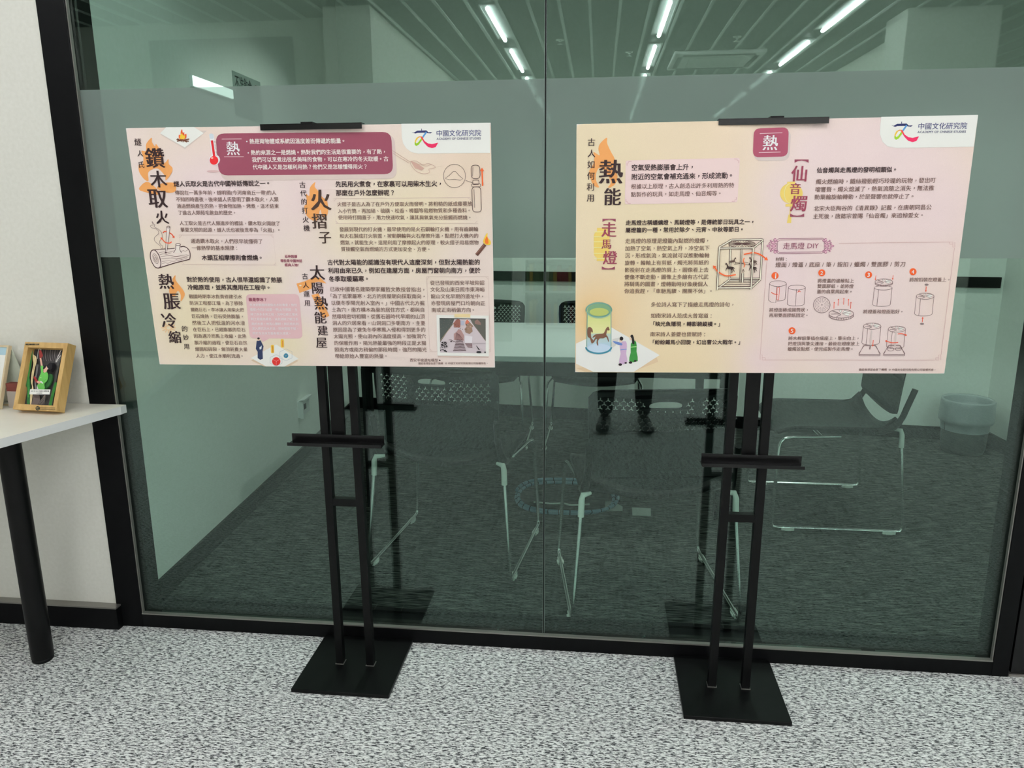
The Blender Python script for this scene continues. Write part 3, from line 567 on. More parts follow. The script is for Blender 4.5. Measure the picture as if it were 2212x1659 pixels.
for cx, cy in ((1596, 1182), (1713, 1115)): S.rrect([(cx-18, cy-50), (cx+18, cy-50), (cx+20, cy+50), (cx-16, cy+50)], 17, (244, 190, 60)); S.line([(cx+4, cy-34), (cx+6, cy+40)], 7, (190, 90, 50))
CB = (150, 160, 176)
for cx, cy, r_ in ((1640, 1318, 82), (1758, 1252, 84)):
    hx = [(cx+r_*math.cos(math.radians(a)), cy+r_*.85*math.sin(math.radians(a))) for a in (30, 90, 150, 210, 270, 330)]; hx = [(x, min(y, 1386)) for x, y in hx]; S.line(hx, 3, CB, closed=True)
S.ell(1642, 1330, 50, 50, (216, 50, 44)); S.ell(1758, 1262, 28, 28, (40, 124, 150))
for cx, cy, r_ in ((1642, 1330, 46), (1758, 1262, 26)):
    for a in (90, 210, 330): S.line([(cx, cy), (cx+r_*math.cos(math.radians(a)), cy+r_*math.sin(math.radians(a)))], r_*.08, (240, 180, 176))
# the taped photograph of an excavation model
S.part('photograph_print', 2); S.crop(930, 660, .08436)
S.poly([(190, 1300), (1500, 1310), (1480, 1335), (200, 1325)], (204, 178, 166), l=1); S.poly([(152, 238), (1492, 258), (1496, 1300), (178, 1282)], (238, 242, 226)); S.poly([(612, 214), (1020, 216), (1018, 304), (614, 298)], (240, 212, 160), l=7)
S.poly([(230, 320), (1412, 335), (1416, 1222), (246, 1200)], (206, 194, 198), l=3)
S.poly([(230, 320), (620, 325), (560, 480), (250, 940)], (78, 84, 80), l=4); S.poly([(1010, 332), (1412, 335), (1414, 910), (1080, 470)], (92, 92, 84), l=4); S.poly([(230, 320), (1412, 335), (1412, 352), (232, 342)], (40, 40, 42), l=5)
S.line([(600, 440), (250, 900)], 14, (164, 146, 120), l=5); S.line([(1060, 420), (1410, 900)], 12, (120, 106, 92), l=5)
S.poly([(660, 360), (720, 335), (780, 390), (760, 560), (600, 560), (590, 450)], (150, 96, 84), l=5); S.poly([(765, 380), (870, 390), (860, 500), (770, 505)], (176, 180, 196), l=5)
S.poly([(940, 345), (1000, 400), (1100, 530), (1060, 560), (1080, 660), (1000, 725), (900, 690), (870, 600), (920, 540), (890, 470), (900, 390)], (150, 122, 104), l=5); S.poly([(900, 400), (945, 352), (1000, 410), (960, 460), (900, 470)], (206, 116, 92), l=6)
S.line([(890, 400), (945, 345), (1105, 520)], 12, (246, 240, 232), l=6); S.poly([(1130, 400), (1200, 350), (1290, 440), (1290, 500), (1140, 470)], (142, 112, 104), l=5); S.poly([(600, 720), (660, 680), (720, 600), (780, 620), (860, 760), (850, 900), (600, 880)], (176, 140, 136), l=5)
for i in range(9): S.line([(670+i*9, 690+i*6), (640+i*26, 880)], 7, (110, 76, 78), l=6)
for i in range(8): y = 880+i*38; S.line([(665-i*12, y+6), (700-i*6, y), (760, y+8), (800+i*8, y), (822+i*13, y+6)], 19, (86, 62, 66), 3, l=6)
S.poly([(880, 760), (1075, 790), (1065, 960), (880, 955)], (224, 218, 222), l=5); S.poly([(880, 962), (1068, 965), (1072, 1085), (960, 1075)], (120, 92, 94), l=5)
for i in range(4): S.line([(910+i*15, 985+i*26), (1065, 990+i*28)], 7, (196, 180, 182), l=6)
random.seed(3)
for i in range(46):
    x, y = random.uniform(255, 430), random.uniform(930, 1180); S.ell(x, y, random.uniform(8, 26), random.uniform(6, 18), (44, 40, 44), n=7, l=6)
for i in range(26):
    x, y = random.uniform(250, 560), random.uniform(350, 600); y = min(y, 900-(x-250)); S.ell(x, y, random.uniform(6, 20), 6, (110, 106, 100), n=6, l=6)
for i in range(22): x, y = random.uniform(600, 1050), random.uniform(470, 660); S.ell(x, y, random.uniform(5, 22), random.uniform(4, 9), (60, 44, 44) if i % 2 else (214, 186, 174), n=6, l=7)
S.poly([(1165, 1020), (1190, 1030), (1270, 1140), (1230, 1130)], (40, 34, 38), l=6); S.ell(1240, 1190, 65, 26, (40, 38, 42), l=6); S.ell(1398, 1195, 18, 22, (50, 46, 50), l=6); S.line([(1080, 985), (1240, 965), (1410, 960)], 6, (120, 110, 116), l=6); S.ell(530, 915, 20, 22, (60, 46, 50), l=6); S.line([(470, 880), (530, 870), (560, 900), (650, 935)], 14, (90, 66, 68), l=6)
S.build(t1)

# ------------------------------------------------------------------ poster 2 (right)
t2, S = board('poster_board', (-.0587, -.23, 1.5482), (.8576, -.2, 1.5551), (.8616, -.1824, .946), (-.0547, -.2125, .9391),
    'right poster board with small maroon square and lantern drawings, on the right stand',
    [(1400, 500, 260, (230, 214, 180)), (1290, 330, 120, (228, 212, 178)), (1330, 640, 90, (228, 206, 168)), (1500, 300, 120, (228, 210, 180)), (1540, 640, 110, (232, 218, 186)), (1450, 780, 140, (230, 210, 172)), (1930, 320, 150, (241, 212, 208)), (1760, 330, 60, (240, 211, 208)), (1700, 620, 60, (240, 208, 210)), (1850, 400, 200, (241, 210, 208)), (1700, 420, 60, (240, 211, 208)),
     (1700, 560, 60, (240, 208, 210)), (1850, 620, 150, (241, 210, 208)), (1900, 760, 200, (241, 212, 208)), (2020, 450, 120, (241, 210, 208)), (1650, 780, 55, (240, 209, 206)), (1700, 700, 60, (241, 210, 208)), (1280, 690, 62, (240, 196, 140))], (234, 212, 188))
T = S.text
S.part('printed_panels', 1); S.crop(*E_)
S.rrect([(598, 524), (1812, 496), (1784, 968), (587, 990)], 26, (240, 208, 204)); S.crop(0, 0, 1)
S.rrect([(1631, 283), (1709, 280), (1705, 347), (1628, 347)], 16, (210, 196, 190)); S.part('title_square'); S.rrect([(1628.5, 277.5), (1704, 275), (1701.5, 338), (1626, 340)], 14, (166, 78, 100))
S.crop(*G_); S.part('logo_panel', 1); S.poly([(1172, 60), (2178, 39), (2132, 370), (1330, 383), (1240, 368), (1185, 320), (1158, 240), (1160, 150)], PW)
logo(S, G_, (1275, 110), 1.0, ((1550, 158, 2064, 151), (1548, 217, 2052, 212)))
S.crop(*E_)
flame(S, [(398, 282), (400, 340), (440, 430), (478, 500), (490, 560), (500, 640), (510, 720), (470, 790), (410, 812), (440, 750), (380, 640), (320, 600), (285, 660), (285, 740), (315, 810), (260, 790), (225, 720), (210, 640), (250, 570), (265, 500), (258, 436), (320, 470), (308, 400), (330, 340)])
S.crop(*F_); YL = (242, 206, 110); S.part('lantern_silhouette', 1)
S.rrect([(262, 175), (380, 175), (380, 450), (262, 450)], 60, YL); S.poly([(275, 148), (380, 150), (380, 190), (275, 190)], YL); S.poly([(272, 440), (360, 440), (360, 480), (272, 478)], YL)
S.rrect([(243, 185), (400, 185), (400, 445), (243, 445)], 50, YL)
for y in (188, 238, 287, 345, 402, 452): S.line([(243, y), (375, y)], 7, (248, 226, 160), l=2)
S.crop(*G_); S.part('lantern_silhouette', 1); S.ell(238, 855, 118, 108, YL); S.poly([(195, 735), (280, 732), (280, 765), (195, 768)], YL); S.poly([(178, 965), (250, 965), (250, 992), (176, 992)], YL); S.poly([(208, 1075), (240, 1075), (236, 1162), (192, 1162)], YL); S.line([(228, 990), (222, 1080)], 8, YL)
S.ell(225, 855, 60, 100, (248, 228, 168), 5, 90, 270, l=2)
S.part('title_lettering', 4); S.crop(*E_)
for c, y, x in zip('古人如何利用', (330, 450, 567, 688, 805, 922), (234, 235, 230, 228, 225, 225)): S.ch(c, x, y, 82, DK, .006, .012)
S.ch('熱', 440, 645, 255, DK, .008, .026); S.ch('能', 457, 910, 185, DK, .008, .026)
S.crop(0, 0, 1); S.ch('熱', 1664, 308.5, 33, WH, .006, .02); S.line([(1641, 288.7), (1690, 286.8)], 1, (240, 214, 214)); S.line([(1639, 329.5), (1686, 328.5)], 1, (240, 214, 214))
S.crop(*F_); S.part('title_lettering', 4)
def bracket(x, y, wd, h, up):
    k = 1 if up else -1; S.poly([(x-wd/2, y), (x+wd/2, y), (x+wd/2, y+h*k), (x+wd*.25, y+h*.45*k), (x, y+h*.3*k), (x-wd*.25, y+h*.45*k), (x-wd/2, y+h*k)], MAR)
bracket(395, 58, 132, 30, 1); bracket(388, 562, 130, 30, 0)
for c, x, y, z in (('走', 395, 166, 150), ('馬', 370, 309, 100), ('燈', 405, 445, 140)): S.ch(c, x, y, z, (150, 64, 84), .004, .02)
S.crop(*G_); S.part('title_lettering', 4); bracket(343, 503, 146, 34, 1); bracket(297, 1097, 146, 34, 0)
for c, x, y, z in (('仙', 322, 650, 170), ('音', 278, 806, 118), ('燭', 315, 960, 172)): S.ch(c, x, y, z, (150, 64, 84), .004, .02)
S.part('heading_lettering', 3); S.crop(*E_)
T('空氣受熱膨脹會上升，', 658, 600, 1337, 593, DK, .016); T('附近的空氣會補充過來，形成流動。', 657, 699, 1752, 683, DK, .016)
S.crop(*F_); T('走馬燈古稱蟠螭燈、馬騎燈等，是傳統節日玩具之一，', 560, 98, 1852, 87, DK, .016); T('屬燈籠的一種，常用於除夕、元宵、中秋等節日。', 558, 172, 1747, 162, DK, .016); T('「映光魚隱現，轉影騎縱橫。」', 802, 1104, 1532, 1106, DK, .016); T('「紛紛鐵馬小回旋，幻出曹公大戰年。」', 798, 1286, 1732, 1287, DK, .016)
S.crop(*G_); T('仙音燭與走馬燈的發明相類似。', 500, 615, 1347, 606, DK, .016)
S.part('body_lettering', 3); S.crop(*E_); T('根據以上原理，古人創造出許多利用熱的特', 653, 801, 1750, 787, BR_, .01); T('點製作的玩具，如走馬燈、仙音燭等。', 652, 886, 1627, 872, BR_, .01)
S.crop(*F_)
for a in (('走馬燈的原理是燈籠內點燃的燈燭，', 555, 280, 1402, 275), ('加熱了空氣，熱空氣上升，冷空氣下', 553, 353, 1397, 349), ('沉，形成氣流，氣流就可以推動輪軸', 552, 425, 1395, 422), ('旋轉。輪軸上有剪紙，燭光將剪紙的', 550, 497, 1390, 493), ('影投射在走馬燈的屏上，圖像看上去', 549, 568, 1387, 566), ('便像不斷走動。圖像上多繪有古代武', 547, 638, 1385, 636),
          ('將騎馬的圖畫，燈轉動時好像幾個人', 546, 708, 1380, 708), ('你追我趕，「車馳馬驟、團團不休」。', 545, 778, 1437, 777), ('多位詩人寫下了描繪走馬燈的詩句，', 810, 912, 1652, 912), ('如南宋詩人范成大曾寫道：', 808, 1022, 1437, 1024), ('南宋詩人姜夔也曾賦詩：', 802, 1207, 1372, 1208)): T(*a, BR_, .008)
S.crop(*G_)
for a in (('燭火燃燒時，鐵絲撥動輕巧玲瓏的玩物，發出叮', 490, 735, 1740, 717), ('噹響聲。燭火熄滅了，熱氣流隨之消失，無法推', 483, 815, 1722, 797), ('動葉輪旋軸轉動，於是聲響也就停止了。', 477, 893, 1527, 884), ('北宋大臣陶谷的《清異錄》記載，在唐朝同昌公', 468, 1012, 1695, 997), ('主死後，唐懿宗曾賜「仙音燭」來追悼愛女。', 460, 1093, 1625, 1081)): T(*a, BR_, .008)
S.crop(*H_)
for a in (('材料：', 178, 301, 318, 300), ('燈面 / 燈蓋 / 底座 / 筆 / 按扣 / 蠟燭 / 雙面膠 / 剪刀', 175, 362, 1590, 354), ('將燈蓋的邊緣貼上', 633, 535, 1030, 535), ('雙面膠紙，並將燈', 630, 593, 1025, 595), ('蓋的扇葉揭起來。', 625, 653, 1022, 653), ('將按扣裝在燈蓋上。', 1630, 523, 2085, 523), ('將燈面捲成圓筒狀，', 108, 852, 547, 852), ('再用雙面膠紙固定。', 106, 910, 543, 910),
          ('將燈蓋和燈面貼好。', 1128, 870, 1575, 870), ('將木桿鉛筆插在底座上，筆尖向上，', 315, 1160, 1097, 1160), ('把燈頂與筆尖連接，最後在燈座放上', 310, 1218, 1090, 1218), ('蠟燭並點燃，便完成製作走馬燈。', 307, 1276, 1032, 1276), ('團結香港基金旗下機構', 1080, 1500, 1385, 1500), ('© 中國文化研究院有限公司版權所有。', 1405, 1501, 1925, 1502)): T(*a, BR_, .008)
T('走馬燈 DIY', 257, 158, 652, 154, (140, 72, 96), .004)
for c, x, y in (('1', 172, 480), ('2', 679, 449), ('3', 1187, 470), ('4', 1669, 437), ('5', 356, 1078)):
    S.part('step_number', 3); S.ell(x, y, 38, 38, (236, 96, 44)); S.text(c, x-16, y, x+16, y, WH, .03, .02, l=5)
S.part('text_frame', 1, 1); FP = (206, 170, 166)
for p in ([(82, 330), (12, 1335)], [(66, 1395), (1908, 1397)], [(1975, 1338), (2120, 178)], [(865, 129), (2068, 113)]): S.line(p, 4, FP)
for x, y, a, b in ((10, 1395, 1, -1), (1972, 1396, -1, -1), (2124, 114, -1, 1)): S.line([(x+a*56, y), (x+a*56, y+b*24), (x+a*22, y+b*24), (x+a*22, y+b*56), (x, y+b*56), (x, y+b*2)], 4, FP); S.line([(x+a*56, y), (x+a*22, y), (x+a*22, y+b*24)], 4, FP)
S.crop(*E_)
for x, y, a, b in ((604, 528, 1, 1), (1806, 502, -1, 1), (1780, 964, -1, -1), (594, 986, 1, -1)): S.line([(x+a*56, y+b*6), (x+a*24, y+b*8), (x+a*24, y+b*24), (x+a*8, y+b*24), (x+a*8, y+b*50)], 6, (212, 174, 172), l=2)
S.part('title_plaque', 2); S.crop(*H_); PL = (150, 92, 118)
def plq(k): return [(212+k, 78+k), (690-k*.6, 72+k), (722-k, 102+k*.6), (722-k, 205-k*.4), (682-k*.6, 235-k), (205+k, 241-k), (182+k, 212-k*.4), (184+k, 108+k*.6)]
S.line(plq(0), 5, PL, closed=True); S.line(plq(14), 4, PL, closed=True)
for cx, sg in ((150, -1), (742, 1)):
    S.ell(cx+sg*-8, 157, 32, 22, (226, 180, 192)); S.ell(cx+sg*-8, 157, 24, 12, PL, 6); S.ell(cx+sg*50, 157-5*0, 22, 14, (226, 180, 192)); S.ell(cx+sg*50, 157, 18, 9, PL, 5)
    for v_ in (-1, 1):
        for dx, dy, r_ in ((-22, 66, 18), (-22, 40, 15), (6, 36, 16), (24, 54, 11), (36, 26, 13), (-44, 58, 12)): S.ell(cx+sg*dx, 157+v_*dy, r_, r_, (228, 184, 196)); S.ell(cx+sg*dx, 157+v_*dy, r_*.72, r_*.72, PL, 6, 20, 320)
# revolving lantern frame
S.part('lantern_frame_drawing', 2); S.crop(*F_); LK = (84, 60, 56); WF = (238, 228, 206)
def bar(a, b, wd=19): S.line([a, b], wd, LK); S.line([a, b], wd-9, WF, l=S.lay+1)
S.lay = 2; bar((1607, 262), (1595, 660)); bar((1925, 258), (1900, 660)); bar((1615, 268), (1925, 264)); bar((1597, 655), (1900, 652), 14); bar((1590, 672), (1895, 668), 14)
S.lay = 4; bar((1490, 340), (1612, 270)); bar((1835, 345), (1928, 270)); bar((1470, 755), (1592, 665)); bar((1808, 750), (1902, 660))
for y in (690, 710, 730): S.line([(1500+(730-y)*.8, y), (1830+(730-y)*.8, y)], 4, LK)
S.ell(1718, 310, 132, 34, (232, 220, 196)); S.ell(1718, 310, 132, 34, LK, 5)
for i in range(26): a = i*math.tau/26; S.line([(1718, 306), (1718+130*math.cos(a), 310+33*math.sin(a))], 4, LK)
S.lay = 5; bar((1715, 320), (1697, 690), 14); S.line([(1640, 510), (1780, 492)], 4, LK); S.line([(1650, 490), (1780, 515)], 4, LK); bar((1724, 600), (1722, 692), 22); S.line([(1730, 560), (1722, 580), (1728, 598), (1738, 580), (1730, 560)], 5, LK)
HS = (64, 48, 44)
def horse(cx, cy, k, fl=1, rgb=HS, l=7):
    k *= .68; P = [(58, -90), (66, -78), (72, -58), (60, -52), (50, -58), (42, -30), (40, -8), (55, 10), (62, 40), (66, 62), (56, 50), (44, 18), (30, 14), (8, 26), (-20, 24), (-34, 34), (-44, 60), (-40, 92), (-50, 96), (-58, 66), (-52, 36), (-64, 32), (-80, 58), (-96, 76), (-92, 58), (-76, 24), (-68, 6), (-84, 16), (-100, 18), (-84, -4), (-62, -16), (-30, -20), (10, -24), (24, -46), (40, -78)]
    S.poly([(cx+x*k*fl, cy+y*k) for x, y in P], rgb, 2, l=l)
horse(1628, 480, .62, 1, (90, 70, 62)); horse(1590, 545, .82, -1); horse(1822, 480, .7, -1, (90, 70, 62)); horse(1818, 545, .75, -1)
S.lay = 8; bar((1492, 340), (1470, 765)); bar((1830, 345), (1806, 762)); bar((1490, 350), (1835, 346)); bar((1470, 745), (1806, 742))
S.part('rotation_arrows', 9); S.arrow([(1735, 412), (1830, 395), (1900, 415), (1950, 452)], 11, (236, 96, 44), 2.8); S.arrow([(1655, 613), (1560, 625), (1480, 585), (1448, 545)], 11, (236, 96, 44), 2.8); S.line([(1740, 445), (1730, 480), (1745, 510), (1735, 540)], 9, (236, 120, 70), 4)
# lit lantern with two figures
S.part('lit_lantern_drawing', 1)
S.poly([(65, 1545), (160, 1583), (620, 1583), (885, 1482), (870, 1440)], (222, 196, 160)); S.poly([(65, 1300), (420, 1140), (898, 1415), (640, 1583), (240, 1583), (65, 1500)], (236, 238, 228), l=2)
for i in range(14):
    y0 = 960+i*30; c = [int(a+(b-a)*(i/13)) for a, b in zip((214, 216, 140), (176, 208, 236))]
    if i < 8: c = [int(a+(b-a)*(i/8)) for a, b in zip((206, 214, 130), (232, 230, 170))]
    S.poly([(178, y0), (414, y0), (414, y0+31), (178, y0+31)], tuple(c), l=3)
S.ell(296, 965, 118, 62, (126, 168, 128), l=4); S.ell(296, 985, 95, 40, (186, 196, 110), l=5); S.ell(293, 965, 126, 70, (110, 156, 140), 14, l=6); S.ell(293, 978, 122, 68, (170, 196, 160), 8, 0, 180, l=6)
S.ell(296, 1350, 118, 48, (196, 216, 238), l=4); S.ell(291, 1335, 126, 62, (60, 132, 152), 16, 0, 180, l=6)
S.line([(178, 990), (172, 1330)], 7, (110, 160, 150), l=6); S.line([(414, 990), (414, 1330)], 7, (110, 160, 150), l=6)
horse(328, 1222, 1.47, 1, (120, 84, 64), l=7); S.poly([(180, 1150), (205, 1135), (228, 1155), (232, 1190), (215, 1180), (218, 1240), (240, 1270), (222, 1300), (205, 1250), (180, 1225)], (120, 84, 64), 3, l=7)
S.poly([(430, 1255), (500, 1240), (460, 1320), (400, 1360)], (214, 212, 206), l=3)
S.poly([(500, 1300), (560, 1275), (572, 1330), (565, 1400), (575, 1495), (495, 1495), (510, 1400)], (206, 176, 206), 2, l=4); S.poly([(432, 1278), (450, 1276), (520, 1295), (520, 1318), (460, 1302)], (104, 132, 192), 2, l=5); S.line([(508, 1362), (570, 1355)], 8, (120, 150, 206), l=5); S.ell(512, 1268, 16, 18, (238, 206, 186), l=5); S.ell(518, 1250, 18, 20, (36, 30, 32), l=6); S.ell(506, 1508, 18, 12, (40, 30, 34), l=5); S.ell(560, 1492, 12, 8, (40, 30, 34), l=5)
S.poly([(612, 1300), (655, 1270), (670, 1320), (668, 1380), (680, 1475), (595, 1475), (610, 1390)], (56, 138, 60), 2, l=4); S.line([(610, 1335), (668, 1330)], 9, (150, 214, 130), l=5); S.ell(612, 1250, 14, 18, (238, 206, 186), l=5); S.poly([(605, 1225), (625, 1210), (640, 1235), (648, 1300), (625, 1300), (620, 1250)], (30, 26, 28), 2, l=6); S.ell(608, 1488, 18, 12, (40, 30, 34), l=5); S.ell(655, 1472, 14, 9, (40, 30, 34), l=5)
# lantern making steps
S.part('craft_step_drawing', 2); S.crop(*H_); LC = (120, 96, 96); AR = (232, 92, 62)
S.ell(204, 566, 91, 31, LC, 4); S.line([(113, 566), (100, 745)], 4, LC); S.line([(295, 570), (280, 735)], 4, LC); S.line([(100, 745), (130, 768), (180, 774), (190, 598), (225, 600)], 4, LC); S.line([(195, 755), (250, 752), (280, 735)], 4, LC); S.rrect([(196, 610), (220, 610), (212, 742), (190, 742)], 3, AR, 4); S.line([(130, 660), (160, 678), (200, 682)], 7, AR, 3)
S.ell(409, 608, 92, 27, LC, 4); drum(S, 317, 608, 501, 788, -14, 20, LC, 4, .48); S.line([(418, 662), (438, 632), (428, 650), (450, 655)], 6, AR)
S.part('craft_step_drawing', 2); S.ell(679, 797, 90, 87, LC, 5)
for i in range(8):
    a = math.radians(i*45+22); p = [(679+r_*math.cos(a+da), 797+r_*.97*math.sin(a+da)) for r_, da in ((30, 0), (74, -.27), (74, .27))]; S.line(p, 4, LC, closed=True)
S.ell(681, 797, 6, 6, LC)
wheel(S, 890, 892, 134, 48, LC, 5, 22)
for x in (811, 855, 916, 967, 992): y = {811: 838, 855: 805, 916: 795, 967: 805, 992: 838}[x]; S.arrow([(x, y), (x+3, y-62)], 5, AR, 2.6, 0)
S.part('craft_step_drawing', 2); wheel(S, 1353, 548, 96, 34, LC, 4, 14); S.ell(1347, 612, 96, 24, LC, 4); drum(S, 1251, 612, 1443, 790, -20, 24, LC, 4, .24); S.arrow([(1268, 478), (1262, 515)], 5, AR, 3, 0); S.arrow([(1455, 475), (1450, 510)], 5, AR, 3, 0)
def lantern(x0, y0, x1, y1, sx): drum(S, x0, y0, x1, y1, sx, 28, LC, 4, .24); wheel(S, (x0+x1)/2, y0, (x1-x0)/2, 34, LC, 4)
S.part('craft_step_drawing', 2); lantern(1706, 703, 1898, 890, -20); S.ell(1817, 578, 22, 11, (140, 122, 120)); S.ell(1767, 1003, 22, 11, (140, 122, 120)); S.arrow([(1815, 598), (1810, 640)], 6, AR, 3, 0); S.arrow([(1770, 985), (1774, 945)], 6, AR, 3, 0)
S.part('craft_step_drawing', 2)
for x in (1076, 1344): S.rrect([(x+62, 1240), (x+185, 1240), (x+243, 1335), (x, 1335)], 16, LC, 5); S.rrect([(x+60, 1232), (x+188, 1232), (x+242, 1350), (x, 1350)], 18, LC, 4)
lantern(1132, 1028, 1322, 1205, -18); S.line([(1220, 1072), (1205, 1265)], 14, (214, 200, 194)); S.line([(1205, 1235), (1200, 1280)], 10, LC); S.arrow([(1238, 1180), (1234, 1232)], 6, AR, 3, 0)
lantern(1400, 1060, 1588, 1245, -18); S.line([(1487, 1080), (1472, 1255)], 14, (214, 200, 194)); S.ell(1427, 1278, 34, 20, LC, 4); S.ell(1510, 1275, 34, 18, LC, 4); S.arrow([(1505, 1112), (1550, 1110), (1585, 1122)], 8, AR, 2.6); S.arrow([(1508, 1205), (1440, 1208), (1385, 1192)], 8, AR, 2.6)
S.build(t2)

# ------------------------------------------------------------------ poster stands
def stand(x0, x1, y0, y1, px_, sx, tray, cb, clip, label):
    cx = (x0+x1)/2
    t = thing('poster_stand', (cx, -.15, 0), label, 'display stand', 'poster stands')
    MB().box((x0, y0, 0), (x1, y1, .012), M_steel, bev=.002).build('base_plate', t)
    for (xa, xb) in px_:
        o = MB()
        vs = [(xa-.011, -.161, .012), (xa+.011, -.161, .012), (xa+.011, -.139, .012), (xa-.011, -.139, .012)]; h = 1.32; dx = (xb-xa)*1.4
        vs += [(x+dx, y, h) for x, y, z in vs]; o.add(vs, [(0, 3, 2, 1), (4, 5, 6, 7), (0, 1, 5, 4), (1, 2, 6, 5), (2, 3, 7, 6), (3, 0, 4, 7)], M_steel)
        o.box((xa-.013, -.163, .0115), (xa+.013, -.137, .014), M_lip).build('post', t)
    MB().box((px_[0][0]+.01, -.160, cb-.011), (px_[1][0]-.008, -.140, cb+.011), M_steel).build('crossbar', t)
    MB().box((sx[0], -.150, tray+.012), (sx[1], -.140, 1.50), M_steel).box((sx[0]+.006, -.150, 1.50), (sx[1]-.006, -.140, clip[2]), M_steel).build('slider_bar', t)
    tx = (tray_x[0], tray_x[1])
    o = MB().box((tx[0], -.166, tray-.004), (tx[1], -.162, tray+.018), M_gloss).box((tx[0]-.002, -.196, tray-.008), (tx[1]+.001, -.162, tray-.004), M_gloss).box((tx[0]-.002, -.199, tray-.008), (tx[1]+.001, -.195, tray+.001), M_gloss)
    o.build('tray', t)
    c0, c1, cz, cy = clip
    o = MB().box((c0, cy-.007, cz-.0135), (c1, cy-.0045, cz), M_gloss, bev=.0006).box((c0, cy-.007, cz-.001), (c1, cy+.018, cz+.001), M_gloss); o.build('top_clip', t)
    cm = (sx[0]+sx[1])/2; MB().box((cm-.015, cy-.004, cz+.001), (cm+.015, -.139, cz+.005), M_steel).build('clip_bracket', t)
tray_x = (-.851, -.585)
stand(-.855, -.567, -.294, .0-.006, ((-.755, -.758), (-.661, -.670)), (-.741, -.702), .720, .533, (-.840, -.581, 1.5587, -.240), 'black steel poster stand at left, its square base under the thermometer poster')
tray_x = (.283, .541)
stand(.253, .538, -.296, -.006, ((.347, .357), (.441, .446)), (.390, .426), .696, .531, (.274, .524, 1.5545, -.2145), 'black steel poster stand at right, its square base under the lantern poster')

# ------------------------------------------------------------------ desk with its shadow boxes
t = thing('desk', (-2.2, -.3, 0), 'cream desk with white edge and black tube leg, against the white wall', 'desk')
a_ = [(-1.449, -.006), (-1.4515, -.03), (-1.459, -.048), (-1.62, -.56), (-1.66, -.70), (-3.6, -.70), (-3.6, -.006)]
def slab(pts, z0, z1, m, mt=None):
    n = len(pts); o = MB(); vs = [(x, y, z0) for x, y in pts]+[(x, y, z1) for x, y in pts]
    o.add(vs, [list(range(n)), ], m); o.add(vs, [list(range(n, 2*n))[::-1]], mt or m); o.add(vs, [(i, (i+1) % n, n+(i+1) % n, n+i) for i in range(n)], m); return o
slab(a_, .742, .767, M_edge, M_desk).build('desk_top', t)
o = MB().tube([(-1.685, -.215, .742), (-1.685, -.215, .014)], .0315, M_steel, 28); o.build('leg', t)
MB().lathe([(.001, .0), (.026, 0), (.03, .004), (.03, .014), (.001, .014)], (-1.685, -.215, 0), M_plas, 28).build('foot', t)
MB().tube([(-3.4, -.4, .742), (-3.4, -.4, .0)], .0315, M_steel, 20).build('leg', t)
Z = .767
def shadow_box(X, Y, ya, ti, w_, h_, d_, label, kind):
    n = V((-math.sin(ya), -math.cos(ya), 0)); r = V((math.cos(ya), -math.sin(ya), 0)); up = V((0, 0, math.cos(ti)))-n*math.sin(ti); bk = -n*math.cos(ti)-V((0, 0, math.sin(ti))); nf = -bk
    BL = V((X, Y, Z+.0005+d_*math.sin(ti))); P = lambda u, v, q: BL+r*u+up*v+bk*q
    t = thing('picture_frame', (X, Y, Z), label, 'picture frame')
    def bx(o, u0, u1, v0, v1, q0, q1, m):
        vs = [P(u, v, q) for q in (q0, q1) for u, v in ((u0, v0), (u1, v0), (u1, v1), (u0, v1))]
        return o.add(vs, [(0, 1, 2, 3), (7, 6, 5, 4), (0, 4, 5, 1), (1, 5, 6, 2), (2, 6, 7, 3), (3, 7, 4, 0)], m)
    return t, P, bx, nf, r, up, BL
t, P, bx, nf, r, up, BL = shadow_box(-1.7206, -.1383, .0726, .4063, .1471, .2055, .0336, 'oak shadow box with a green paper figure, standing on the desk', 1)
w_, h_, d_ = .1471, .2055, .0336; tl, tt, tb = .0135, .0165, .0165
o = MB(); bx(o, 0, w_, h_-tt, h_, 0, d_, M_wood); bx(o, 0, w_, 0, tb, 0, d_, M_wood); bx(o, 0, tl, tb, h_-tt, 0, d_, M_wood); bx(o, w_-tl, w_, tb, h_-tt, 0, d_, M_wood); o.build('wooden_frame', t)
o = MB(); bx(o, .003, w_-.003, .003, h_-.003, d_-.004, d_-.001, mat('black_backing_card', (40, 44, 44), .8)); o.build('backing_card', t)
o = MB(); bx(o, w_*.4, w_*.6, h_*.5, h_*.55, d_, d_+.002, M_plas); B1 = P(w_/2, h_*.55, d_); B2 = V((B1.x-.03, B1.y+.045, Z+.001))
o.tube([B1, B2], .003, M_plas, 6); o.build('easel_prop', t)
def psheet(depth): s_ = Sheet(P(0, h_, depth), r, -up, nf); s_.crop(0, 720, .12055); s_.px = .0013; return s_
GR, GD = (106, 190, 86), (52, 118, 62)
S = psheet(.026); S.part('paper_cut_scene', 1)
S.poly([(510, 262), (1115, 268), (935, 1302), (335, 1287)], (64, 62, 62)); S.poly([(1040, 420), (1115, 330), (1010, 830), (940, 1302), (860, 1302), (960, 900)], (88, 88, 86), l=2)
for i in range(9): x = 700+i*42; S.line([(x, 285), (x-12, 400), (x+8, 500)], 9, (150, 144, 142) if i % 2 else (112, 104, 106), 4, l=3)
for i in range(4): S.line([(1100-i*6, 300+i*50), (1050-i*10, 400+i*40), (1000+i*6, 520)], 16, (226, 226, 220) if i % 2 == 0 else (120, 118, 118), 3, l=4)
S.line([(1010, 880), (960, 1050), (900, 1290)], 60, (64, 140, 62), 4, l=4); S.build(t)
S = psheet(.018); S.part('paper_cut_foliage', 1)
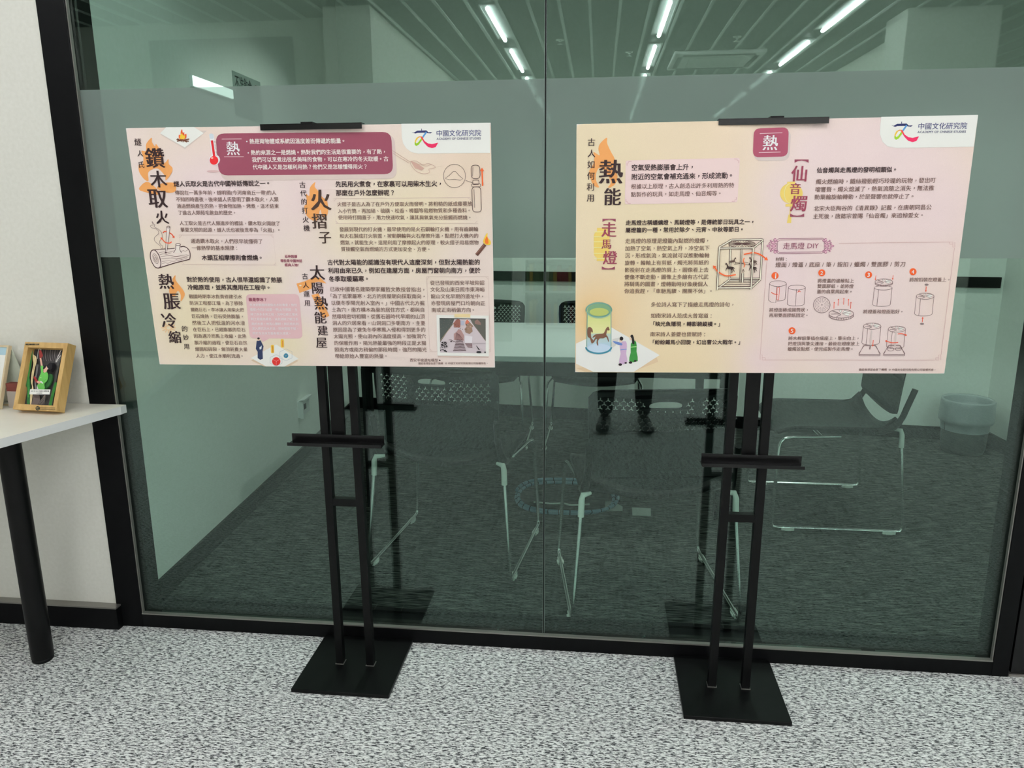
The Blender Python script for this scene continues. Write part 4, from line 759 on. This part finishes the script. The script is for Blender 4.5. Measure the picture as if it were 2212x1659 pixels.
S.poly([(520, 290), (560, 270), (585, 330), (575, 450), (560, 600), (530, 760), (545, 920), (540, 1180), (520, 1290), (480, 1230), (490, 1000), (465, 930), (490, 780), (500, 700), (530, 520)], GD, 4)
S.line([(548, 420), (530, 640), (508, 800), (512, 1150)], 12, (72, 160, 74), 4, l=3)
S.poly([(585, 285), (600, 380), (650, 420), (655, 520), (620, 650), (585, 900), (600, 1000), (560, 1280), (540, 1280), (545, 1080), (575, 960), (555, 860), (570, 700), (600, 560), (592, 450)], (226, 208, 158), 3, l=2)
S.line([(612, 400), (635, 500), (598, 680), (580, 840)], 5, (150, 110, 70), 4, l=4); S.line([(672, 460), (690, 300), (720, 285), (745, 300)], 9, (212, 212, 206), 3, l=3)
for k_ in range(3): S.line([(660+k_*14, 560), (650+k_*10, 700), (625+k_*8, 860), (640+k_*8, 1000)], 5, (170, 168, 164), 4, l=3)
for k_ in range(5): S.line([(700+k_*22, 1275), (740+k_*16, 1200), (800+k_*4, 1110)], 6, (166, 156, 150), 4, l=4)
S.poly([(600, 1110), (690, 1080), (720, 1200), (660, 1285), (560, 1285), (590, 1180)], (112, 100, 96), 3, l=2); S.build(t)
for k_ in (2, 1):
    S = psheet(.012+.003*k_); S.part('paper_cut_shadow_layer', 1); o_ = 22*k_
    S.poly([(860+o_, 720+o_*.3), (910+o_, 790), (880+o_, 900), (800+o_, 1000), (740+o_, 1000), (720, 900)], (50, 108, 54), 3); S.poly([(880+o_, 540), (935+o_*1.2, 540), (945+o_*1.2, 620), (900+o_, 700), (850, 640)], (22, 22, 26), 3); S.build(t)
S = psheet(.010); S.part('paper_cut_figure', 1)
S.poly([(700, 310), (735, 300), (772, 400), (740, 450), (708, 450)], (150, 48, 44), l=1); S.poly([(710, 445), (738, 440), (770, 600), (735, 600)], (216, 166, 146), l=1)
S.poly([(728, 590), (778, 590), (775, 700), (820, 690), (858, 720), (862, 790), (840, 860), (795, 900), (800, 1000), (690, 1000), (665, 940), (700, 880), (690, 820), (735, 700)], GR, 3, l=2)
S.poly([(600, 790), (625, 765), (688, 860), (650, 890)], (156, 42, 44), l=3); S.poly([(655, 870), (690, 850), (745, 880), (700, 915)], (222, 172, 150), l=3); S.poly([(735, 850), (780, 890), (765, 905), (722, 872)], (240, 240, 236), l=4)
S.poly([(785, 640), (835, 620), (845, 680), (800, 710), (778, 690)], (226, 176, 154), l=3); S.ell(838, 620, 34, 34, (232, 186, 164), l=3); S.poly([(782, 600), (820, 570), (830, 600), (800, 640), (778, 640)], (24, 22, 26), 2, l=5)
S.poly([(860, 560), (905, 525), (938, 560), (935, 640), (880, 660), (850, 610), (840, 585)], (24, 22, 26), 3, l=4); S.line([(852, 628), (872, 640)], 8, (246, 246, 244), l=6); S.ell(738, 796, 7, 7, (230, 244, 226), l=5)
S.line([(690, 900), (760, 880), (830, 820)], 4, (60, 140, 60), 3, l=5); S.poly([(665, 930), (690, 1000), (665, 1000)], (220, 220, 214), l=3); S.build(t)
S = psheet(.0005); S.part('award_label', 1); S.poly([(540, 1003), (905, 1008), (890, 1096), (527, 1094)], (238, 238, 226), l=2)
S.text('2020 至 2021 年度網上展覽計劃', 556, 1036, 882, 1037, (50, 50, 48), .012, l=3); S.text('6.5.2021', 660, 1070, 762, 1071, (60, 60, 58), .012, l=3); S.build(t)
S = Sheet(P(0, h_, 0), r, -up, nf); S.crop(0, 720, .12055); S.px = .0013; S.part('frame_print', 1); KB = (44, 48, 38)
S.ell(678, 1344, 40, 40, KB, l=2); S.poly([(650, 1330), (675, 1322), (680, 1345), (655, 1350)], (150, 130, 80), l=3); S.poly([(690, 1310), (705, 1325), (690, 1335)], (150, 130, 80), l=3); S.poly([(665, 1362), (700, 1358), (690, 1372)], (150, 130, 80), l=3)
for y in (1338, 1368):
    x = 722
    while x < 980: S.poly([(x, y-5), (x+16, y-5), (x+16, y+5), (x, y+5)], KB, l=2); x += 21
for x in list(range(462, 630, 26))+[655, 684]: S.poly([(x, 186), (x+20, 186), (x+20, 212), (x, 212)], KB, l=2)
S.build(t)
M_pane = bpy.data.materials.new('clear_cover_pane'); M_pane.use_nodes = True; m = M_pane; m.node_tree.nodes.clear()
oo = node(m, 'ShaderNodeOutputMaterial'); mx = node(m, 'ShaderNodeMixShader'); mx.inputs[0].default_value = .03; tr = node(m, 'ShaderNodeBsdfTransparent'); gl = node(m, 'ShaderNodeBsdfGlossy'); gl.inputs['Roughness'].default_value = .02
link(m, tr.outputs[0], mx.inputs[1]); link(m, gl.outputs[0], mx.inputs[2]); link(m, mx.outputs[0], oo.inputs[0])
MB().add([P(tl, tb, .004), P(w_-tl, tb, .004), P(w_-tl, h_-tt, .004), P(tl, h_-tt, .004)], [(0, 1, 2, 3)], M_pane).build('cover_pane', t)
# second frame, cut by the picture edge
w_, h_, d_ = .15, .195, .012
t, P, bx, nf, r, up, BL = shadow_box(-1.944, -.090, .10, .36, w_, h_, d_, 'pale wooden frame with blue-topped white sheet, at the left end of the desk', 2)
MW = mat('pale_birch', (214, 196, 160), .5); o = MB(); bx(o, 0, w_, h_-.006, h_, 0, d_, MW); bx(o, 0, w_, 0, .006, 0, d_, MW); bx(o, 0, .006, .006, h_-.006, 0, d_, MW); bx(o, w_-.006, w_, .006, h_-.006, 0, d_, MW); o.build('wooden_frame', t)
o = MB(); bx(o, .006, w_-.006, .045, .165, .003, d_-.002, mat('white_sheet', (240, 240, 234), .6)); bx(o, .006, w_-.006, .165, h_-.006, .003, d_-.002, mat('light_blue_print', (176, 208, 220), .6)); bx(o, .006, w_-.006, .006, .045, .003, d_-.002, mat('yellow_print', (228, 206, 140), .6)); o.build('printed_sheet', t)
o = MB(); q = [P(w_*.55, h_*.95, d_), P(w_-.004, h_*.98, d_), V((-1.738, -.028, Z+.002)), V((-1.82, -.02, Z+.002))]; o.add(q+[p+V((0, .003, 0)) for p in q], [(0, 1, 2, 3), (7, 6, 5, 4), (0, 4, 5, 1), (1, 5, 6, 2), (2, 6, 7, 3), (3, 7, 4, 0)], mat('pale_green_card', (206, 214, 196), .6)); o.build('easel_flap', t)
MB().box((-1.89, -.050, Z), (-1.80, -.042, Z+.003), MW).build('foot_peg', t)
t = MB().box((-1.788, -.072, Z+.0005), (-1.729, -.050, Z+.076), mat('dark_red_card', (112, 52, 44), .6)).box((-1.788, -.0735, Z+.0005), (-1.729, -.0715, Z+.051), mat('grey_card_face', (168, 160, 150), .6))
tag(t.build('red_card_box', loc=(-1.758, -.061, Z)), 'small dark red and grey box behind the picture frames on the desk', 'box')

# ------------------------------------------------------------------ meeting room chairs
def yhole(cx, cy, r_, flip):
    out = []
    for k in range(3):
        a = math.radians(90+120*k+(180 if flip else 0)); w2 = .0020
        d_ = V((math.cos(a), math.sin(a))); q = V((-d_.y, d_.x))
        a2 = a+math.radians(60); m_ = V((math.cos(a2), math.sin(a2)))*w2*1.1547
        out += [d_*r_-q*w2, d_*r_+q*w2, m_]
    return [(cx+p.x, cy+p.y) for p in out]
def back_mesh():
    cu = bpy.data.curves.new('b', 'CURVE'); cu.dimensions = '2D'; cu.fill_mode = 'BOTH'; cu.extrude = .003
    def loop(pts):
        s_ = cu.splines.new('POLY'); s_.points.add(len(pts)-1); s_.use_cyclic_u = True
        for i, p in enumerate(pts): s_.points[i].co = (p[0], p[1], 0, 1)
    out = [(x, .80+.008*(1-(x/.235)**2)) for x in [-.2+.4*i/14 for i in range(15)]]
    out += [(.222, .793), (.235, .775)]+[(.238-.012*i/6, .77-.24*i/6) for i in range(1, 7)]+[(.2, .505)]
    out += [(x, .47+.04*(x/.2)**2) for x in [.18-.36*i/12 for i in range(13)]]
    out += [(-.2, .505)]+[(-.226-.012*i/6, .53+.24*i/6) for i in range(6)]+[(-.235, .775), (-.222, .793)]
    loop(out)
    hole = [(.052*math.copysign(abs(math.cos(a))**.6, math.cos(a)), .758+.0105*math.copysign(abs(math.sin(a))**.7, math.sin(a))-.004*math.cos(a)**2) for a in [math.tau*i/24 for i in range(24)]]
    loop(hole[::-1])
    dx, dz = .0235, .0130
    for j in range(8):
        for i in range(-9, 10):
            x = i*dx+(dx/2 if j % 2 else 0); z = .678+j*dz
            if abs(x) > .2: continue
            if abs(x) < .066 and z > .738: continue
            loop(yhole(x, z, .0084, 0)[::-1])
    ob = bpy.data.objects.new('b', cu); me = bpy.data.meshes.new_from_object(ob); bpy.data.objects.remove(ob)
    for v in me.vertices:
        x, z, y = v.co.x, v.co.y, v.co.z; v.co = (x, y-.21-.045*(1-(x/.24)**2)-.06*max(0, (z-.48))**1.2*2, z)
    me.materials.append(M_plas); return me
LOCALP = []
def chair_proto():
    t = thing('meeting_chair', (0, 0, 0), '', 'chair'); LOCAL.add(t.name)
    o = MB(); NX, NY = 14, 14; vs = []
    for j in range(NY+1):
        y = -.215+.47*j/NY
        for i in range(NX+1):
            s_ = -1+2*i/NX; wv = .25-.03*max(0, (j/NY-.8)/.2)**2-.02*max(0, .15-j/NY)/.15; x = s_*wv
            z = .425+.022*s_*s_-.03*max(0, (j/NY-.8)/.2)**2+.05*max(0, (.12-j/NY)/.12)**2*abs(s_)**2; vs.append((x, y, z))
    f = [(j*(NX+1)+i, j*(NX+1)+i+1, (j+1)*(NX+1)+i+1, (j+1)*(NX+1)+i) for j in range(NY) for i in range(NX)]
    o.add(vs, f, M_plas, True); so = o.build('seat', t, solid=.014)
    bo = bpy.data.objects.new('backrest', back_mesh()); C.objects.link(bo); bo.parent = t
    for s_ in (-1, 1):
        o = MB().tube(spline([(s_*.235, -.13, .435), (s_*.24, -.19, .45), (s_*.238, -.23, .49), (s_*.234, -.25, .54), (s_*.235, -.275, .62)], 4), [.016]*8+[.013]*9, M_plas, 8); o.build('back_support', t)
        pts = [(s_*.252, -.235, .405), (s_*.279, -.268, .05), (s_*.28, -.27, .028), (s_*.28, -.262, .012), (s_*.28, -.24, .010), (s_*.28, .24, .010), (s_*.28, .262, .012), (s_*.279, .27, .03), (s_*.262, .255, .36), (s_*.26, .25, .385), (s_*.258, .235, .402), (s_*.25, .20, .406), (s_*.23, .0, .408)]
        fr = MB().tube(pts, .0075, M_chrome, 10).build('sled_frame', t)
        MB().tube([(s_*.2535, -.238, .375), (s_*.2515, -.236, .43), (s_*.247, -.232, .447), (s_*.22, -.21, .445)], [.0105, .0105, .010, .006], M_cap, 10).build('corner_cap', fr)
        for y in (-.215, .2): MB().box((s_*.28-.009, y-.026, .0), (s_*.28+.009, y+.026, .012), M_cap).box((s_*.28-.013, y-.012, 0), (s_*.28+.013, y+.012, .006), M_cap).build('glide', fr)
    MB().tube([(-.235, .08, .406), (.235, .08, .406)], .0075, M_chrome, 8).build('cross_tube', t)
    return t
proto = chair_proto()
def copy_tree(o, parent=None):
    c = o.copy(); C.objects.link(c); c.parent = parent
    for ch in list(o.children): copy_tree(ch, c)
    return c
spots = [((.178, .452), .135, 'black mesh-back chair with chrome sled legs, nearest the glass between the two stands'),
         ((-.548, .715), -.118, 'black mesh-back chair right behind the left poster stand, back towards the glass'),
         ((1.03, 1.30), 1.57, 'black chair turned sideways at the end of the table, near the waste bin'),
         ((-.68, 2.25), 3.14, 'black mesh-back chair across the table at left, its back top seen beside the left poster'),
         ((-.005, 2.25), 3.12, 'black mesh-back chair across the table at right, its back top seen beside the right poster')]
for i, (p, rz, lb) in enumerate(spots):
    c_ = proto if i == 0 else copy_tree(proto)
    c_.location = (*p, 0); c_.rotation_euler = (0, 0, rz); c_['label'] = lb; c_['group'] = 'meeting room chairs'
# ------------------------------------------------------------------ meeting table
t = thing('meeting_table', (-.2, 1.52, 0), 'long white-topped meeting table with black legs, behind the glass', 'table')
MB().box((-1.1, 1.03, .715), (.62, 2.02, .74), M_edge, bev=.003).build('table_top', t)
MB().box((-1.05, 1.10, .64), (.57, 1.13, .715), M_black).box((-1.05, 1.90, .64), (.57, 1.93, .715), M_black).build('apron', t)
for x, y in ((-1.03, 1.115), (.55, 1.115), (-1.03, 1.915), (.55, 1.915)): MB().box((x-.02, y-.02, 0), (x+.02, y+.02, .66), M_black).build('leg', t)
# ------------------------------------------------------------------ waste bin
t = thing('waste_bin', (2.07, 2.24, 0), 'dark round waste bin with a pale plastic liner, in the far right corner', 'bin')
MB().lathe([(.001, .002), (.105, .002), (.112, .03), (.127, .295), (.123, .295), (.11, .03), (.001, .01)], (2.07, 2.24, 0), mat('dark_grey_plastic', (52, 56, 56), .5), 36).build('bin_body', t)
m = mat('pale_liner_film', (205, 214, 214), .35, lk=1); b = m.node_tree.nodes['Principled BSDF']; b.inputs['Alpha'].default_value = .55
wob = lambda i, a: .012*math.sin(7*a+i*1.7)+.008*math.sin(13*a-i)+.01*math.sin(3*a+i*.8)
MB().lathe([(.120, .13), (.122, .17), (.136, .178), (.139, .20), (.136, .235), (.135, .27), (.134, .298), (.130, .306), (.118, .300), (.112, .27), (.09, .24), (.07, .25), (.03, .225), (.005, .23)], (2.07, 2.24, 0), m, 60, wob=wob).build('bin_liner', t)
# ------------------------------------------------------------------ cable coil and tape on the floor
m = mat('blue_spiral_sleeve', (120, 150, 170), .5); b = m.node_tree.nodes['Principled BSDF']; wv = node(m, 'ShaderNodeTexWave', wave_type='RINGS', rings_direction='Z'); wv.bands_direction = 'X'
pts = []; N_ = 150
def coil(k):
    a = math.tau*k/60; R_ = .232+.012*math.sin(a*.5+1); return V((-.13+R_*math.cos(a)*1.0, 1.245+R_*math.sin(a)*.92, .012+.009*(k/60)+.006*(1+math.sin(3*a))))
pts = [coil(k) for k in range(N_)]
mb = MB().tube(pts, .008, m, 8); mb2 = MB()
for k in range(0, N_-1, 2):
    d_ = (pts[k+1]-pts[k]).normalized(); mb2.tube([pts[k]-d_*.002, pts[k]+d_*.002], .0088, M_plas, 8)
t = thing('cable_coil', (-.13, 1.245, 0), 'coiled blue sleeved cable lying on the dark carpet under the table', 'cable')
mb.build('sleeve', t); mb2.build('spiral_wrap', t)['kind'] = 'stuff'
MB().tube(spline([(-.28, 1.2, .012), (-.2, 1.17, .02), (-.14, 1.19, .015), (-.1, 1.16, .02), (-.02, 1.2, .012)], 5), .004, M_cap, 6).build('plug_lead', t)
for (pp, lb) in (([(1307, 1083), (1322, 1082), (1345, 1094), (1345, 1103), (1307, 1103)], 'left one of two silver tape patches on the dark carpet'), ([(1365, 1096), (1406, 1098), (1406, 1114), (1366, 1113)], 'right one of two silver tape patches on the dark carpet')):
    q = [onplane(x, y, V((0, 0, .002)), V((0, 0, 1))) for x, y in pp]
    vs = q+[p-V((0, 0, .0018)) for p in q]; n_ = len(q); o = MB().add(vs, [list(range(n_))[::-1]]+[(i, (i+1) % n_, n_+(i+1) % n_, n_+i) for i in range(n_)], mat('silver_tape', (190, 196, 190), .35, metal=.4))
    tag(o.build('tape_patch', loc=q[0]), lb, 'tape', 'silver tape patches')
# ------------------------------------------------------------------ socket and notice on the left wall
dl = (LF-LN).normalized(); nl = V((dl.y, -dl.x, 0))
def onleft(y): return LN+dl*((y-.17)/dl.y)
t = thing('wall_socket', onleft(1.75)+V((0, 0, .25)), 'white wall socket low on the left meeting room wall', 'socket')
def lbox(o, y0, y1, z0, z1, q0, q1, m):
    vs = [onleft(y)+nl*q+V((0, 0, z)) for q in (q0, q1) for y, z in ((y0, z0), (y1, z0), (y1, z1), (y0, z1))]
    return o.add(vs, [(0, 1, 2, 3), (7, 6, 5, 4), (0, 4, 5, 1), (1, 5, 6, 2), (2, 6, 7, 3), (3, 7, 4, 0)], m)
o = MB(); lbox(o, 1.70, 1.86, .25, .34, 0, .012, M_edge); lbox(o, 1.70, 1.712, .245, .345, .012, .03, M_edge); lbox(o, 1.70, 1.86, .335, .345, .012, .03, M_edge); o.build('socket_plate', t)
o = MB(); lbox(o, 1.74, 1.80, .28, .31, .012, .014, M_plas); o.build('socket_face', t)
t = thing('notice_sign', onleft(1.34)+V((0, 0, 1.83)), 'grey notice forbidding food and drink on the left meeting room wall', 'sign')
o = MB(); lbox(o, 1.187, 1.497, 1.76, 1.94, 0, .004, mat('grey_green_sign', (166, 178, 170), .5)); o.build('sign_board', t)
S = Sheet(onleft(1.187)+nl*.004+V((0, 0, 1.94)), dl, V((0, 0, -1)), nl); S.px = .0021; S.part('sign_lettering', 1)
def swrite(st, u0, u1, v, rgb):
    em = (u1-u0)/len(st)
    for i, c in enumerate(st):
        vs, fs, a, b = glyph(c, .014); S.put([(u0+(i+x)*em, v-(y-.375)*em*1.5) for x, y in vs], fs, rgb, 2)
swrite('不准飲食', .014, .205, .045, (48, 54, 52))
S.put([(.255+r__*math.cos(a), .06+r__*math.sin(a)) for r__ in (.03, .038) for a in [math.tau*i/24 for i in range(24)]], [(i, (i+1) % 24, 24+(i+1) % 24, 24+i) for i in range(24)], (96, 60, 50), 2)
S.put([(.232, .038), (.238, .034), (.278, .082), (.272, .086)], [(0, 1, 2, 3)], (96, 60, 50), 3); S.build(t)
# ------------------------------------------------------------------ gallery ceiling: air conditioner, sprinklers, side lamp
t = thing('ceiling_air_conditioner', (1.24, -7.1, H-.03), 'white square ceiling air conditioner, reflected in the glass beside the lamps', 'air conditioner')
o = MB(); o.box((.76, -7.6, H-.05), (1.72, -6.64, H-.012), mat('white_ceiling_plastic', (240, 241, 238), .5), bev=.01); o.build('panel', t)
for a in ((.86, 1.62, -6.75, -6.70), (.86, 1.62, -7.54, -7.49)): MB().box((a[0], a[2], H-.056), (a[1], a[3], H-.048), M_plas).build('air_slot', t)
for a in ((.81, .86), (1.62, 1.67)): MB().box((a[0], -7.45, H-.056), (a[1], -6.8, H-.048), M_plas).build('air_slot', t)
MB().box((.95, -7.4, H-.058), (1.53, -6.85, H-.05), mat('grey_grille', (205, 208, 204), .6)).build('intake_grille', t)
for (x, y, lb) in ((-.42, -5.9, 'chrome ceiling sprinkler nearest the left middle lamp row'), (.28, -6.6, 'chrome ceiling sprinkler beside the centre lamp row'), (1.30, -6.0, 'chrome ceiling sprinkler between centre and right lamp rows')):
    t = MB().lathe([(.001, 0), (.045, 0), (.04, -.012), (.012, -.016), (.01, -.045), (.03, -.048), (.001, -.05)], (x, y, H-.012), M_chrome, 16)
    tag(t.build('sprinkler', loc=(x, y, H-.012)), lb, 'sprinkler', 'ceiling sprinklers')
# ------------------------------------------------------------------ bookcase on the gallery side (reflection)
t = thing('bookcase', (-.35, -6.9, 0), 'low white bookcase far behind the photographer, seen as a faint reflection', 'bookcase')
BX0, BX1, BY = -.85, .35, -6.9
for x in (BX0, -.25, BX1): MB().box((x-.012, BY, 0), (x+.012, BY+.3, 1.2), M_edge).build('side_panel', t)
for z in (.02, .42, .80, 1.19): MB().box((BX0, BY, z-.01), (BX1, BY+.3, z+.01), M_edge).build('shelf', t)
MB().box((BX0, BY-.01, 0), (BX1, BY, 1.2), M_edge).build('rear_panel', t)
random.seed(11)
cols = [((150, 50, 52), 'red'), ((196, 160, 80), 'ochre'), ((220, 216, 200), 'cream'), ((70, 90, 120), 'blue'), ((110, 130, 90), 'olive'), ((190, 120, 90), 'brick'), ((60, 60, 62), 'black')]
for z, row in ((.03, 'bottom'), (.43, 'middle'), (.81, 'upper')):
    for h0, h1, side in ((BX0+.02, -.27, 'left'), (-.23, BX1-.02, 'right')):
        x = h0; bi = 0
        while x < h1-.05:
            wd = random.uniform(.03, .05); hh = random.uniform(.22, .32); c_, cn = random.choice(cols); dp = random.uniform(.18, .24)
            o = MB().box((x, BY+.03, z+.001), (x+wd-.002, BY+.03+dp, z+hh), mat('book_'+cn, c_, .6)); o.box((x+.002, BY+.028, z+.004), (x+wd-.004, BY+.031, z+hh-.004), M_edge)
            tag(o.build('book', loc=(x, BY+.03, z)), f'{cn} upright book, {ORD[bi]} from the left, {row} shelf, {side} bay of reflected bookcase', 'book', 'books in the reflected bookcase'); x += wd; bi += 1

# ------------------------------------------------------------------ the photographer (seen as a reflection: dark trousers and shoes)
P0 = V((.19, -2.50, 0))
t = thing('person', P0, 'person in dark trousers and black shoes holding a phone up, reflected in the glass', 'person')
def skin(name, joints, edges, parent, m, sub=2, mirror=False):
    me = bpy.data.meshes.new(name); bm = bmesh.new(); ly = bm.verts.layers.skin.verify(); vv = []
    for i, j in enumerate(joints):
        v = bm.verts.new(V(j[0])); rr = j[1]; v[ly].radius = rr if isinstance(rr, tuple) else (rr, rr); v[ly].use_root = (i == 0); vv.append(v)
    for a_, b_ in edges: bm.edges.new((vv[a_], vv[b_]))
    bm.to_mesh(me); bm.free(); o = bpy.data.objects.new(name, me); C.objects.link(o); o.parent = parent
    md = o.modifiers.new('skin', 'SKIN'); md.use_smooth_shade = True
    s_ = o.modifiers.new('sub', 'SUBSURF'); s_.levels = sub; s_.render_levels = sub; me.materials.append(m); return o
M_trous = mat('dark_cotton', (34, 32, 36), .85); M_shirt = mat('dark_jacket', (40, 44, 52), .85); M_skin = mat('skin', (206, 160, 132), .55); M_hair = mat('black_hair', (22, 19, 18), .5)
# local coordinates: +y towards the glass
J = [((0, 0, .90), (.15, .10)), ((0, 0, 1.05), (.13, .09)), ((0, .0, 1.22), (.155, .10)), ((0, -.01, 1.36), (.13, .085)), ((0, .01, 1.45), .052), ((0, .03, 1.52), .05),
     ((.10, 0, .84), .085), ((.108, .015, .50), .056), ((.105, -.01, .28), .05), ((.11, -.02, .09), .033),
     ((-.10, 0, .84), .085), ((-.118, .015, .50), .056), ((-.125, -.01, .28), .05), ((-.13, -.02, .09), .033),
     ((.17, -.01, 1.36), .05), ((.22, .05, 1.13), .040), ((.03, .25, 1.26), .032), ((-.13, .295, 1.31), .026),
     ((-.19, -.01, 1.36), .05), ((-.30, .04, 1.13), .040), ((-.29, .22, 1.24), .032), ((-.25, .295, 1.31), .026)]
Ed = [(0, 1), (1, 2), (2, 3), (3, 4), (4, 5), (0, 6), (6, 7), (7, 8), (8, 9), (0, 10), (10, 11), (11, 12), (12, 13), (3, 14), (14, 15), (15, 16), (16, 17), (3, 18), (18, 19), (19, 20), (20, 21)]
body = skin('body', J, Ed, t, M_skin)
def garment(name, ids, edges, grow, m, over={}):
    j2 = []
    for i in ids:
        p, rr = J[i]; p = over.get(i, p); rr = rr if isinstance(rr, tuple) else (rr, rr); j2.append((p, (rr[0]+grow, rr[1]+grow)))
    ix = {i: k for k, i in enumerate(ids)}; return skin(name, j2, [(ix[a], ix[b]) for a, b in edges], t, m)
garment('trousers', [0, 1, 6, 7, 8, 9, 10, 11, 12, 13], [(0, 1), (0, 6), (6, 7), (7, 8), (8, 9), (0, 10), (10, 11), (11, 12), (12, 13)], .014, M_trous, {1: (0, 0, 1.07), 9: (.11, -.02, .07), 13: (-.13, -.02, .07)})
garment('jacket', [0, 1, 2, 3, 14, 15, 16, 18, 19, 20], [(0, 1), (1, 2), (2, 3), (3, 14), (14, 15), (15, 16), (3, 18), (18, 19), (19, 20)], .024, M_shirt, {0: (0, 0, .84)})
for s_, x in ((1, .11), (-1, -.13)):
    skin('shoe', [((x, -.07, .042), (.038, .04)), ((x, -.02, .05), (.042, .048)), ((x+s_*.01, .06, .042), (.045, .034)), ((x+s_*.018, .15, .034), (.045, .026)), ((x+s_*.02, .19, .03), (.035, .02))], [(0, 1), (1, 2), (2, 3), (3, 4)], t, mat('black_leather', (18, 17, 18), .35))
hd = bpy.data.meshes.new('head'); bm = bmesh.new(); bmesh.ops.create_uvsphere(bm, u_segments=28, v_segments=20, radius=1)
for v in bm.verts:
    x, y, z = v.co; v.co = (x*(.073-.012*max(0, -z)), y*.094+.004*(y > 0), z*.112)
    if y > .8 and abs(x) < .18 and -.35 < z < .1: v.co.y += .016*(1-abs(x)/.18)
    if y > .6 and .02 < z < .28 and .2 < abs(x) < .5: v.co.y -= .006
bm.to_mesh(hd); bm.free(); hd.materials.append(M_skin)
for p in hd.polygons: p.use_smooth = True
head = bpy.data.objects.new('head', hd); C.objects.link(head); head.parent = t; head.location = (0, .05, 1.60)
hh = MB()
def lsph(o, c, r3, m, n=14, fn=None):
    vs = []; fs = []
    for i in range(n+1):
        for k in range(2*n):
            a = math.pi*i/n; b_ = math.pi*k/n; p = V((math.sin(a)*math.cos(b_), math.sin(a)*math.sin(b_), math.cos(a)))
            if fn: p = fn(p)
            vs.append((c[0]+p.x*r3[0], c[1]+p.y*r3[1], c[2]+p.z*r3[2]))
    for i in range(n):
        for k in range(2*n): fs.append((i*2*n+k, (i+1)*2*n+k, (i+1)*2*n+(k+1) % (2*n), i*2*n+(k+1) % (2*n)))
    return o.add(vs, fs, m, True)
def hairf(p):
    if p.y > .25 and p.z < .45: return p*.8
    if p.z < -.55: return p*.8
    return p
LOCAL.add(t.name)
hh = lsph(MB(), (0, .038, 1.615), (.083, .102, .115), M_hair, 16, hairf); hh.build('hair', t)
for s_ in (-1, 1):
    o = lsph(MB(), (s_*.028, .13, 1.612), (.012, .008, .007), mat('eye_white', (236, 234, 230), .3), 8); lsph(o, (s_*.028, .137, 1.612), (.0055, .003, .0055), M_hair, 6); o.build('eye', t)
    lsph(MB(), (s_*.076, .045, 1.60), (.010, .018, .030), M_skin, 8).build('ear', t)
lsph(MB(), (0, .137, 1.555), (.022, .007, .006), mat('lips', (170, 98, 92), .5), 8).build('mouth', t)
# hands around the phone
PH = V((CAM.x-P0.x, CAM.y-P0.y-.016, CAM.z))
for s_, wx in ((1, -.13), (-1, -.25)):
    e = PH.x+s_*.080; base_ = V((wx, .295, 1.31))
    skin('hand', [(base_, (.024, .018)), (V((e, PH.y-.028, 1.325)), (.026, .014)), (V((e, PH.y-.024, 1.345)), (.022, .013))], [(0, 1), (1, 2)], t, M_skin)
    for k in range(4):
        z = 1.322+k*.016; L_ = (.8, .95, 1, .9)[k]
        skin('finger', [(V((e+s_*.006, PH.y-.022, z)), .0085), (V((e+s_*.010, PH.y-.004, z+.003)), .008), (V((e-s_*.004, PH.y+.0075*0-.012, z+.006)), .0065*L_)], [(0, 1), (1, 2)], t, M_skin, 1)
    skin('thumb', [(V((e, PH.y-.03, 1.318)), .011), (V((e-s_*.014, PH.y-.03, 1.335)), .009), (V((e-s_*.028, PH.y-.024, 1.352)), .0075)], [(0, 1), (1, 2)], t, M_skin, 1)
ph = MB().box((CAM.x-.078, CAM.y-.020, CAM.z-.036), (CAM.x+.078, CAM.y-.012, CAM.z+.036), M_gloss, bev=.002)
tag(ph.build('phone', loc=(CAM.x, CAM.y-.016, CAM.z)), 'black phone held by the reflected person', 'phone')

# slim wall light beside the notice, top edge just above the frosted band; dark framed screen on the gallery's left side
t = thing('wall_light', onleft(.95)+V((0, 0, 1.83)), 'slim bright white strip light on the left meeting room wall, beside the grey notice', 'light')
o = MB(); lbox(o, .78, 1.15, 1.815, 1.858, 0, .012, M_edge); o.build('housing', t)
o = MB(); lbox(o, .785, 1.145, 1.819, 1.854, .012, .016, emis('strip_light_diffuser', (.93, 1, .96), 1.3)); o.build('diffuser', t)
t = thing('wall_screen', (-3.4, -4.78, 2.3), 'large dark framed screen on the gallery wall, seen as a faint reflection at upper left', 'screen')
MB().box((-4.06, -4.8, 1.9), (-2.72, -4.76, 2.85), M_black, bev=.01).build('screen_frame', t); MB().box((-3.98, -4.762, 1.98), (-2.80, -4.757, 2.78), mat('dark_screen', (60, 68, 64), .2)).build('screen_panel', t)
